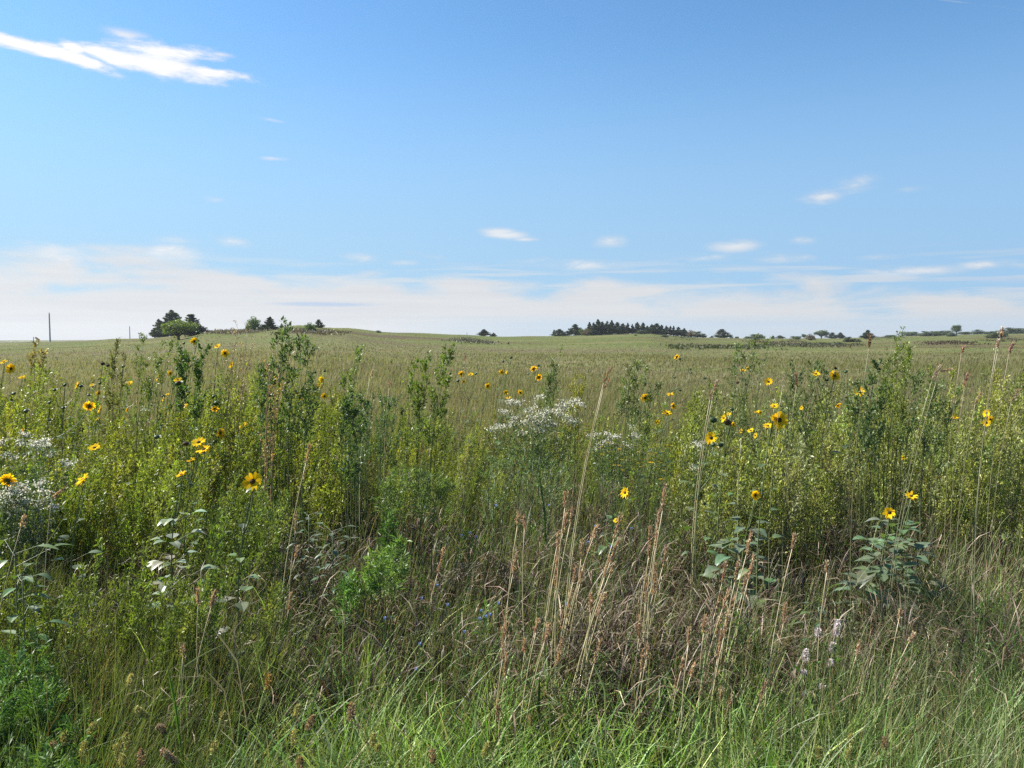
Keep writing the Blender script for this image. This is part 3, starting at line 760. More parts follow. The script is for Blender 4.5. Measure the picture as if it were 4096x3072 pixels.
    col = np.where(dry[:, None], cb, ca)
    blades(g, base3(x, d), L, np.maximum(R.uniform(.003, .006, n), d * 5.5e-4), R.normal(size=n) * .7, np.abs(.1 + R.normal(size=n) * .16), R.uniform(0, .6, n), 5, col)
    tag(g.build('meadow_grass', M_GRASS), 'mixed green grass between the weeds', 'grass', kind='stuff')

    # ---- 6. leafy weed belt
    g = G(); gs = G()
    def zone(cnt, u0, u1, d0, d1, hf, pal, wt, nb, nl, LL, LW, br=.3, up=.45, lean=.1, low=.15, dens=None, leafup=.8):
        n = int(cnt * q); px, d, x = scatter(d0, d1, n, .2, u0, u1)
        if dens is not None:
            k = R.uniform(0, 1, n) < dens(px, d, x); px, d, x = px[k], d[k], x[k]; n = len(d)
        H = hf(px, d, x) * R.uniform(.62, 1.14, n) * (.84 + .3 * pnoise(x, d, 1.1, 77)); H = cap_height(x, d, H * 1.05, lean * 1.4, pad=.075) - .07
        forbs(g, gs, base3(x, d), H, lean, nb, nl, br, up, leafL=LL * np.maximum(1, d / 7), leafW=LW, col=mix_cols(n, pal, wt, .12, .05), low=low, leafup=leafup)
    PG = [(.30, .335, .05), (.23, .28, .055), (.38, .39, .07), (.21, .25, .09)]
    # main belt, 5.4 - 9.5 m
    zone(960, -500, 1350, 5.0, 9.3, lambda p, d, x: belt_top(p) * np.interp(d, [5, 6.5, 9], [.82, .98, 1.02]), PG, [5, 3, 3, 1], 15, 26, .030, .0095, .28, .42, .1, dens=lambda p, d, x: .12 + 1.5 * (pnoise(x, d, 1.9, 81) - .2))
    zone(420, 1300, 2750, 6.0, 9.0, lambda p, d, x: belt_top(p) * np.interp(d, [6, 9], [.85, 1.0]), PG, [4, 3, 2, 3], 13, 22, .027, .006, .25, .33, .1, dens=lambda p, d, x: .35 + .8 * pnoise(x, d, 1., 41))
    PR = [(.32, .345, .09), (.25, .285, .09), (.37, .385, .085), (.34, .355, .16)]
    zone(820, 2680, 4600, 5.0, 9.3, lambda p, d, x: belt_top(p) * np.interp(d, [5, 6.5, 9], [.82, .98, 1.0]), PR, [4, 3, 3, 2], 15, 25, .030, .0095, .28, .42, .08, dens=lambda p, d, x: .12 + 1.5 * (pnoise(x, d, 1.9, 82) - .2))
    # nearer weeds on the left flank
    zone(620, -500, 1050, 3.3, 5.4, lambda p, d, x: np.interp(d, [3.3, 4.2, 5.4], [.52, .7, .88]) * np.interp(p, [0, 700, 1050], [1, 1, .8]), [(.21, .275, .05), (.17, .235, .055), (.27, .31, .065)], [4, 3, 2], 14, 26, .023, .0056, .28, .33, .18, dens=lambda p, d, x: .1 + 1.5 * (pnoise(x, d, 2.2, 51) - .2))
    # scattered short leafy weeds through the middle
    zone(200, 1000, 4400, 3.4, 6.0, lambda p, d, x: R.uniform(.3, .5, len(p)), [(.13, .22, .045), (.17, .22, .07), (.14, .18, .08)], [3, 2, 2], 9, 22, .026, .006, .35, .6, .05, dens=lambda p, d, x: .2 + .9 * (pnoise(x, d, 1.3, 61) > .55))
    # feathery bright foliage in the lower left corner
    zone(110, -500, 190, 2.2, 3.0, lambda p, d, x: R.uniform(.36, .5, len(p)), [(.12, .22, .05), (.10, .19, .06)], [3, 2], 13, 34, .030, .005, .45, .9, .15, low=.1)
    tag(g.build('weeds', M_WEED), 'dense belt of small-leaved green weeds behind the near grass', 'weeds', kind='stuff')
    tag(gs.build('weed_stems', M_STEM), 'thin stems of the dense green weed belt', 'weeds', kind='stuff')

    # ---- 7. straw seed plumes of grass rising in the belt and field edge
    g = G(); n = int(1500 * q); px, d, x = scatter(5.5, 22, n, .9)
    H = R.uniform(.6, .95, n); H = cap_height(x, d, H)
    P = blades(g, base3(x, d), H, np.maximum(.002, d * 3e-4), R.normal(size=n) * .5, np.abs(R.normal(size=n)) * .1, R.uniform(0, .3, n), 5, mix_cols(n, [(.22, .19, .10), (.14, .16, .07)], [3, 2], .15))
    tp = P[:, -1]; k = 8
    Q = np.repeat(tp, k, 0) - np.repeat(P[:, -1] - P[:, -2], k, 0) * R.uniform(0, .9, (n * k, 1))
    g.leaves(Q, R.normal(size=(n * k, 3)) * .35 + np.array([.2, 0, 1]), R.uniform(.02, .045, n * k), R.uniform(.003, .006, n * k), mix_cols(n * k, [(.34, .25, .18), (.27, .18, .11)], [2, 2], .2))
    tag(g.build('grass_plumes', M_SEED), 'scattered straw grass plumes at the field edge', 'grass', kind='stuff')
# ================================================================ flowers and single plants
ZR = {4: (0, 1250, 2.074), 5: (1024, 1250, 2.074), 6: (2048, 1250, 2.074), 7: (3072, 1250, 2.074),
      1: (0, 1950, 2.16), 2: (1024, 1950, 2.16), 3: (2048, 1950, 2.16), 8: (3072, 1950, 2.16),
      11: (0, 2472, 2.16), 12: (1024, 2472, 2.16), 13: (2048, 2472, 2.16), 14: (3072, 2472, 2.16), 0: (0, 0, 1.)}
def Z(r, X, Y): a, b, k = ZR[r]; return a + X / k, b + Y / k
YEL = np.array([1.08, .76, .025])
def flower_head(parent, loc, nrm, Rr, kind='open', ncol=None):
    """petal ring + disc + green bracts at loc (local to parent)"""
    n = np.array(nrm, float); n /= np.linalg.norm(n)
    a = np.cross(n, [.1, .2, 1.]); a /= np.linalg.norm(a); b = np.cross(n, a)
    loc = np.array(loc, float)
    g = G()
    for layer in range(2):
        k = int(R.integers(9, 12)); th = np.arange(k) * 2 * PI / k + layer * PI / k + R.normal(size=k) * .1
        dr = a[None] * np.cos(th)[:, None] + b[None] * np.sin(th)[:, None]
        cup = .18 + .12 * layer + R.normal(size=k) * .12; ln = Rr * R.uniform(.86, 1.06, k)
        t = np.array([.22, .5, .8, 1.])
        path = loc + dr[:, None] * (ln[:, None] * t)[..., None] + n * ((t ** 1.6)[None] * (cup * ln)[:, None])[..., None]
        path[:, -1, 2] -= .08 * Rr
        tang = np.cross(n[None], dr)
        g.strip(path, tang, np.tile(np.array([[.13, .30, .24, .04]]) * Rr * 1.15, (k, 1)), ccol(k, YEL if ncol is None else ncol, .07, .03))
    hd = g.build('flower_head', M_PETAL, parent)
    dr_ = .27 * Rr
    g = G(); g.dome(loc + n * Rr * .05, n, dr_, dr_ * .55, (.035, .02, .012), (.10, .045, .012), 12, 4); g.build('disc', M_DISC, hd, smooth=True)
    g = G(); g.dome(loc + n * Rr * .04, -n, dr_ * 1.08, dr_ * .8, (.06, .10, .03), (.07, .11, .03), 10, 3)
    k = 14; th = np.arange(k) * 2 * PI / k
    dr = a[None] * np.cos(th)[:, None] + b[None] * np.sin(th)[:, None]
    g.leaves(loc + dr * dr_ * .7 - n * dr_ * .2, dr + n * -.05, Rr * .38, Rr * .16, ccol(k, (.07, .115, .03)), np.tile(n, (k, 1)))
    g.build('bracts', M_WEED, hd)
def bud(parent, loc, nrm, r, brown=False):
    n = np.array(nrm, float); n /= np.linalg.norm(n); loc = np.array(loc, float)
    g = G(); c = (.05, .085, .03) if not brown else (.075, .04, .022)
    g.dome(loc, -n, r, r * .8, (.05, .085, .03), c, 10, 3); g.dome(loc, n, r, r * .55, (.035, .02, .012) if brown else (.05, .075, .025), c, 10, 3)
    a = np.cross(n, [.1, .2, 1.]); a /= np.linalg.norm(a); b = np.cross(n, a); k = 14; th = np.arange(k) * 2 * PI / k
    dr = a[None] * np.cos(th)[:, None] + b[None] * np.sin(th)[:, None]
    g.leaves(loc + dr * r * .85, dr * .8 + n * .5, r * .8, r * .42, ccol(k, (.06, .10, .03)), np.tile(n, (k, 1)))
    g.build('flower_bud' if not brown else 'seed_head', M_WEED if not brown else M_DISC, parent)
FACE = {'c': (.05, -1, .28), 'u': (-.1, -.45, .9), 'l': (-.9, -.42, .3), 'r': (.9, -.42, .3), 'b': (-.35, .75, .45), 'lu': (-.5, -.4, .7), 'd': (.2, -.8, -.3), 'cl': (-.5, -.8, .3), 'cr': (.5, -.8, .3)}
def curve(p0, p1, K=9, bow=(0, 0, 0)):
    t = np.linspace(0, 1, K)[:, None]
    return np.array(p0) * (1 - t) + np.array(p1) * t + np.array(bow) * (4 * t * (1 - t))
def big_leaf(g, p, d, L, W, col, droop=.5):
    d = np.array(d, float); d /= np.linalg.norm(d)
    t = np.array([0, .15, .4, .7, .9, 1.]); w = np.array([.1, .8, 1., .62, .25, .03]) * W
    sd = np.cross(d, [0, 0, 1.]); sd /= max(np.linalg.norm(sd), 1e-6); up = np.cross(sd, d)
    mid = np.array(p)[None] + d[None] * (t * L)[:, None] + np.array([[0, 0, -1.]]) * (droop * L * t ** 2)[:, None]
    fold = .22
    for s in (-1, 1):
        edge = mid + sd[None] * (s * w * .5)[:, None] + up[None] * (w * .5 * fold)[:, None]
        v = np.stack([mid, edge], 1).reshape(-1, 3); k = np.arange(5) * 2
        g.add(v, np.stack([k, k + 1, k + 3, k + 2], 1), np.tile([col], (12, 1)))
def sunflower(label, d, heads, buds=(), bx=None, leaves=9, lsize=.085, lcol=(.13, .18, .07), group='wild sunflower plants in the weeds', lowleaf=.12):
    H = []
    for r, X, Y, S, f in heads: x, y = Z(r, X, Y); H.append((x, y, S / ZR[r][2] / 2 * 1.12, f))
    Bd = []
    for q in buds:
        r, X, Y, S = q[:4]; x, y = Z(r, X, Y); Bd.append((x, y, S / ZR[r][2] / 2, len(q) > 4))
    allp = [(h[0], h[1]) for h in H] + [(b[0], b[1]) for b in Bd]
    topx, topy = min(allp, key=lambda q: q[1])
    if bx is None: bx = np.mean([q[0] for q in allp]) - 150 / d
    x0 = (bx - 2048) / F * d; base = np.array([x0, d, float(gz(x0, d)) - .02])
    e = empty('sunflower_plant', base, label, 'sunflower', group)
    top = ptd(topx, topy, d) - base
    g = G()
    main = curve((0, 0, 0), top * np.array([1, 1, 1]) - np.array([0, 0, .03]), 10, (-.05 * top[2] + R.normal() * .02, R.normal() * .02, 0))
    rs = .0038 + .0012 * (d < 5)
    g.tube(main[None], np.linspace(rs, rs * .5, 10)[None], [[.10, .13, .05]], 5)
    hd = []
    for i, (x, y, rr, f) in enumerate(H + [(b[0], b[1], b[2], None) for b in Bd]):
        p = ptd(x, y, d) - base; p[1] += R.normal() * .05 * (0 if (x, y) == (topx, topy) else 1)
        p = p * 1.0
        zt = max(p[2] - .28 - .3 * abs(p[0] - top[0]), .25 * top[2]); k = int(np.clip(np.searchsorted(main[:, 2], zt), 1, 8)); a = main[k]
        nr = np.array(FACE[f] if f else (R.normal() * .4, -.3, .9), float) + R.normal(size=3) * .08; nr /= np.linalg.norm(nr)
        rm = rr / F * d
        br = curve(a, p - nr * rm * .25, 7, ((p[0] - a[0]) * .12, 0, -.03)); g.tube(br[None], np.linspace(rs * .6, rs * .5, 7)[None], [[.11, .14, .05]], 4)
        hd.append((p, nr, rm, f, i))
        if f: CAPS.append((x, y, rr, d))
        else: CAPS.append((x, y, rr * .8, d))
    g.build('stem', M_STEM, e)
    g = G()
    for i in range(leaves):
        s = lowleaf + (.9 - lowleaf) * (i + R.uniform(0, .8)) / leaves; p = main[int(s * 9)]
        az = i * 2.4 + R.normal() * .4; sz = lsize * (1.25 - .7 * s) * R.uniform(.75, 1.2)
        pet = p + np.array([math.cos(az), math.sin(az), .5]) * sz * R.uniform(.4, 1.5)
        g.tube(np.array([[p, pet]]), np.array([[.0015, .001]]), [[.1, .13, .05]], 3)
        big_leaf(g, pet, (math.cos(az), math.sin(az), .25 + R.normal() * .2), sz * 1.15, sz * .95, ccol(1, lcol, .12)[0], R.uniform(.15, .6))
    for p, nr, rm, f, i in hd:
        az = R.uniform(0, 6.28); q = p - nr * rm * .8 - np.array([0, 0, .04])
        big_leaf(g, q, (math.cos(az), math.sin(az), .3), lsize * .5, lsize * .22, ccol(1, lcol, .12)[0], .3)
    g.build('foliage', M_BIG, e)
    for p, nr, rm, f, i in hd:
        if f: flower_head(e, p, nr, rm)
        else: bud(e, p, nr, max(rm, .008), Bd[i - len(H)][3])
    return e
SF = [
 ('tall sunflower with one bloom level with the base of the left hillside trees', 7.8, [(4, 1575, 240, 66, 'c')], [(4, 1640, 165, 34), (4, 1520, 255, 26)]),
 ('sunflower with two side-turned blooms just right of the highest bloom', 8.2, [(4, 1805, 282, 56, 'u'), (4, 1832, 340, 70, 'cr')], []),
 ('sunflower with a single small bloom among the leafy tops left of the dark weed', 8.6, [(4, 1922, 433, 56, 'cl')], []),
 ('sunflower at the left picture edge with two blooms one above the other', 6.4, [(4, 33, 412, 60, 'u'), (4, 73, 468, 86, 'c')], []),
 ('sunflower with one flat upward bloom near the upper left edge', 8.6, [(4, 182, 540, 52, 'u')], [(4, 110, 672, 40)]),
 ('sunflower whose bloom sits beside a dark green bud, upper left weeds', 6.6, [(4, 608, 605, 74, 'l'), (4, 728, 606, 38, 'u')], [(4, 650, 612, 34), (4, 535, 600, 36), (4, 500, 635, 32)]),
 ('tall thin sunflower gone to two brown seed heads', 7.5, [], [(4, 850, 425, 34, 1), (4, 915, 438, 34, 1)]),
 ('sunflower with a small round bloom below a green bud, upper left weeds', 8.6, [(4, 1053, 590, 58, 'u'), (4, 1028, 812, 36, 'l')], [(4, 1020, 445, 34), (4, 1190, 640, 26)]),
 ('sunflower with a half-open bloom under two dark buds', 8.8, [(4, 818, 668, 44, 'c')], [(4, 828, 585, 32), (4, 765, 680, 28)]),
 ('sunflower showing the green back of its bloom, left weeds', 5.9, [(4, 695, 785, 92, 'b')], [(4, 410, 745, 34)]),
 ('sunflower with a left-turned bloom above a smaller one, left weeds', 6.8, [(4, 857, 800, 74, 'l'), (4, 798, 888, 42, 'lu')], [(4, 525, 790, 34)]),
 ('sunflower with a stacked pair of side-on blooms below the green hillside tree', 7.6, [(4, 1310, 548, 58, 'l'), (4, 1305, 582, 50, 'l')], []),
 ('sunflower with two small stacked blooms deep in the left weeds', 8.6, [(4, 1390, 680, 32, 'u'), (4, 1395, 710, 46, 'l')], [(4, 1350, 695, 30)]),
 ('sunflower with a large fading bloom on a stout bud-like head', 6.6, [(4, 1483, 560, 66, 'u'), (4, 1455, 500, 44, 'c')], [(4, 1480, 585, 56), (4, 1465, 465, 26)]),
 ('sunflower with a wide low bloom left of the big green seed head', 7.2, [(4, 1530, 775, 62, 'u')], []),
 ('sunflower with a big round green seed head above a hidden bloom', 6.2, [(4, 1765, 805, 64, 'b')], [(4, 1775, 752, 58), (4, 1770, 695, 36)]),
 ('sunflower with one orange side-on bloom right of the left centre', 6.6, [(4, 1825, 1000, 76, 'r')], [(4, 1780, 1070, 40)]),
 ('sunflower with a two-part orange bloom left of the dark weed stems', 6.8, [(4, 2020, 942, 76, 'lu')], []),
 ('sunflower at the left edge with a left-turned bloom above white flowers', 6.4, [(4, 208, 985, 72, 'l')], [(4, 215, 815, 44), (4, 380, 895, 28)]),
 ('sunflower with a pair of touching upturned blooms and a dry brown head', 4.5, [(4, 1648, 1078, 112, 'u'), (4, 1715, 1128, 118, 'u'), (4, 1575, 1230, 72, 'u')], [(4, 1514, 1095, 52, 1)]),
 ('sunflower with a wide flat bloom in the middle of the left weeds', 5.6, [(4, 795, 1120, 96, 'u')], [(4, 1300, 1030, 48)]),
 ('sunflower with one large bloom at the left picture edge below white flowers', 4.1, [(4, 65, 1395, 126, 'b')], []),
 ('sunflower with a star-like bloom tilting left on a bare stem', 4.1, [(4, 690, 1390, 130, 'lu')], []),
 ('sunflower with pale drooping leaves down its stem and one small bloom', 3.9, [(4, 1505, 1345, 82, 'lu')], []),
 ('nearest sunflower with a wide open bloom facing the viewer', 3.55, [(0, 1011, 1926, 74, 'c')], []),
 ('sunflower with three small blooms at the right foot of the tall dark weed', 8.0, [(5, 553, 552, 48, 'cr'), (5, 525, 603, 54, 'cl'), (5, 563, 695, 54, 'c')], [(5, 570, 485, 24), (5, 480, 497, 24)]),
 ('sunflower with a half-hidden flat bloom behind the tall dark weed', 7.6, [(5, 385, 715, 54, 'u')], []),
 ('bushy yellow-flowered plant with two small blooms low on the left', 5.2, [(5, 140, 1180, 34, 'u'), (5, 148, 1215, 24, 'c')], []),
 ('thin sunflower carrying only one green bud before the field', 8.8, [], [(5, 703, 592, 28)]),
 ('sunflower with two level blooms and a bud against the field at centre', 8.8, [(5, 1705, 508, 54, 'cr'), (5, 1780, 517, 48, 'u'), (5, 1722, 572, 32, 'c')], [(5, 1823, 507, 26), (5, 1680, 560, 30)]),
 ('sunflower with a single orange-centred bloom left of the white cluster', 8.6, [(5, 1922, 610, 52, 'c')], []),
 ('sunflower with two blooms under two high round buds', 8.4, [(5, 2037, 497, 48, 'c'), (5, 2082, 493, 30, 'l')], [(5, 2050, 405, 26), (5, 2115, 373, 28)]),
 ('sunflower with two small blooms just above the white flower cluster', 8.0, [(5, 2072, 665, 44, 'c'), (5, 2095, 705, 40, 'u')], []),
 ('sunflower with three blooms zigzagging left of the pale green spire', 8.2, [(6, 180, 466, 58, 'b'), (6, 225, 542, 58, 'b'), (6, 67, 662, 48, 'cr')], [(6, 220, 440, 26), (6, 135, 510, 20)]),
 ('tall thin sunflower with one bloom facing away and many small buds', 8.0, [(6, 1368, 370, 46, 'b')], [(6, 1395, 385, 20), (6, 1480, 470, 22), (6, 1492, 500, 22), (6, 1350, 540, 22), (6, 1378, 640, 24), (6, 1575, 540, 24)]),
 ('sunflower with one wide bloom at the centre right before the field', 7.2, [(6, 1105, 710, 74, 'c')], []),
 ('sunflower with a rust-based bloom above two others at centre right', 8.0, [(6, 1313, 680, 54, 'u'), (6, 1340, 778, 58, 'cr')], []),
 ('sunflower with an upturned bloom and a lower small one at centre right', 6.8, [(6, 1285, 838, 78, 'u'), (6, 1208, 910, 50, 'lu')], []),
 ('sunflower with a yellow tuft bloom on a branched budded top', 8.4, [(6, 1930, 485, 52, 'u'), (6, 1955, 465, 30, 'c')], [(6, 2000, 340, 32, 1), (6, 1860, 577, 30, 1), (6, 2085, 395, 34, 1), (6, 1830, 690, 34)]),
 ('sunflower whose spent dark brown disc faces the viewer', 4.9, [(6, 1738, 868, 60, 'l'), (6, 1795, 843, 38, 'u'), (6, 1822, 922, 48, 'cr')], [(6, 1780, 902, 74, 1), (6, 1825, 800, 36)]),
 ('sunflower with an orange side-turned bloom under a big green bud', 4.7, [(6, 1635, 1030, 98, 'cl')], [(6, 1670, 888, 66), (6, 1660, 1090, 40), (6, 1710, 1085, 44)]),
 ('sunflower with a row of three blooms right of the orange side-turned one', 7.0, [(6, 1900, 985, 44, 'l'), (6, 1984, 980, 54, 'lu'), (6, 2030, 1025, 50, 'l')], []),
 ('sunflower with two blooms side by side left of the large open bloom', 7.0, [(6, 2032, 828, 46, 'u'), (6, 2064, 832, 36, 'c')], []),
 ('large sunflower at right with two big open blooms touching', 4.2, [(7, 65, 885, 140, 'c'), (7, 20, 950, 80, 'u'), (7, 52, 778, 68, 'u')], [], 3060),
 ('sunflower with a star bloom and a small rusty head by the white speck', 6.4, [(7, 5, 575, 66, 'cl')], []),
 ('tall sunflower with the brightest round bloom before the right field', 6.0, [(7, 565, 525, 88, 'c'), (7, 390, 510, 72, 'u')], [(7, 558, 458, 34, 1), (7, 495, 557, 38), (7, 637, 487, 34)]),
 ('sunflower with a dark-eyed bloom turned left beside a tall grass stalk', 6.0, [(7, 760, 655, 78, 'cl')], []),
 ('sunflower with a shaded bloom turned down under the dark-eyed one', 7.5, [(7, 580, 768, 52, 'd'), (7, 300, 795, 38, 'l')], []),
 ('sunflower with one small bloom left of the trio at far right', 8.0, [(7, 1550, 872, 52, 'u')], []),
 ('sunflower with a trio of blooms at far right', 6.6, [(7, 1815, 835, 64, 'l'), (7, 1800, 912, 66, 'cl'), (7, 1878, 893, 54, 'c')], []),
 ('low sunflower with one small bloom in the middle of the right weeds', 6.4, [(7, 1120, 1208, 56, 'u'), (7, 1208, 1305, 28, 'c')], []),
 ('leafy sunflower with an upturned bloom above large grey-green leaves', 4.4, [(7, 1187, 1525, 96, 'u')], [], 3640),
 ('leafy sunflower with a ragged bloom left of large grey-green leaves', 4.2, [(8, 1050, 215, 102, 'cl')], [], 3560),
 ('leafy sunflower with one dark-eyed bloom over broad shaded leaves', 4.4, [(6, 2018, 1515, 82, 'cr')], [(6, 1587, 1572, 34)], 3000),
 ('sunflower with a ragged side bloom standing in brown grass', 4.8, [(6, 940, 1495, 92, 'l')], []),
 ('low sunflower with a small left-turned bloom beside rust grass heads', 4.8, [(3, 900, 285, 50, 'lu')], []),
]
for s in SF:
    kw = {}
    if len(s) > 4: kw = dict(bx=s[4])
    near = s[1] < 5
    if 'pale drooping' in s[0]: kw.update(leaves=40, lsize=.085, lcol=(.27, .31, .21), lowleaf=.05, bx=740)
    elif 'leafy' in s[0]: kw.update(leaves=44, lsize=.105, lcol=(.16, .21, .12), lowleaf=.3)
    elif near: kw.update(leaves=13, lsize=.07)
    sunflower(*s[:4], **kw)
for x, y, r_, d in [(735, 2230, 70, 3.9), (750, 2000, 60, 3.9), (3010, 2100, 100, 4.4), (3600, 2190, 110, 4.2), (100, 1830, 80, 4.6), (80, 1990, 90, 4.4), (1560, 2270, 50, 3.9), (1660, 1960, 100, 4.6), (1290, 2110, 70, 4.1)]: CAPS.append((x, y, r_, d))

# ---- big single leafy weeds, each from the tips it shows
def weed(name, label, d, bx, tops, col, nb=11, nl=24, br=.15, leafL=.03, leafW=.0085, scol=(.08, .10, .04), cat='weed', up=.4, group=None, cap=True, leafup=1., mat=None, depth=.5):
    x0 = (bx - 2048) / F * d; base = np.array([x0, d, float(gz(x0, d)) - .02])
    e = empty(name, base, label, cat, group)
    g = G(); gs = G()
    col = np.array(col, float) * 1.6
    for (px, py) in tops:
        t = ptd(px, py, d) - base; t[1] += R.normal() * .06
        K = 10; m = curve((t[0] * .6 + R.normal() * .03 - .04, R.normal() * .06, 0), t, K, (-.03 * t[2], 0, t[2] * .03))
        gs.tube(m[None], np.linspace(.004, .0012, K)[None], [scol], 4)
        s = 1 - R.uniform(0, 1, nb) ** 1.3 * depth; idx = s * (K - 1); i0 = np.minimum(idx.astype(int), K - 2); f = (idx - i0)[:, None]
        st = m[i0] * (1 - f) + m[i0 + 1] * f
        ax = t / np.linalg.norm(t); az = R.uniform(0, 6.28, nb)
        bl = t[2] * br * (1.06 - s) ** .5 * R.uniform(.6, 1.2, nb) + .02
        dr = ax[None] + np.stack([np.cos(az), np.sin(az), 0 * az], 1) * up; dr /= np.linalg.norm(dr, axis=1, keepdims=True)
        tip = st + dr * bl[:, None]
        gs.strip(np.stack([st, tip], 1), np.cross(dr, [0.2, 1, .1]), np.full((nb, 2), .002), np.tile(scol, (nb, 1)))
        u = R.uniform(.05, 1, (nb, nl))[..., None]
        P = (st[:, None] * (1 - u) + tip[:, None] * u + R.normal(size=(nb, nl, 3)) * leafL * .25).reshape(-1, 3)
        D = (dr[:, None] * leafup + R.normal(size=(nb, nl, 3)) * .55).reshape(-1, 3); n = len(P)
        tone = np.repeat(np.exp(R.normal(size=nb) * .15), nl)[:, None]
        g.leaves(P, D, leafL * R.uniform(.6, 1.3, n), leafW * R.uniform(.7, 1.3, n), np.clip(ccol(n, col, .16, .05) * tone, 0, .8))
        if cap: CAPS.append((px, py + 25, 10, d))
    gs.build('stem', M_STEM, e); g.build('foliage', mat or M_WEED, e)
    return e
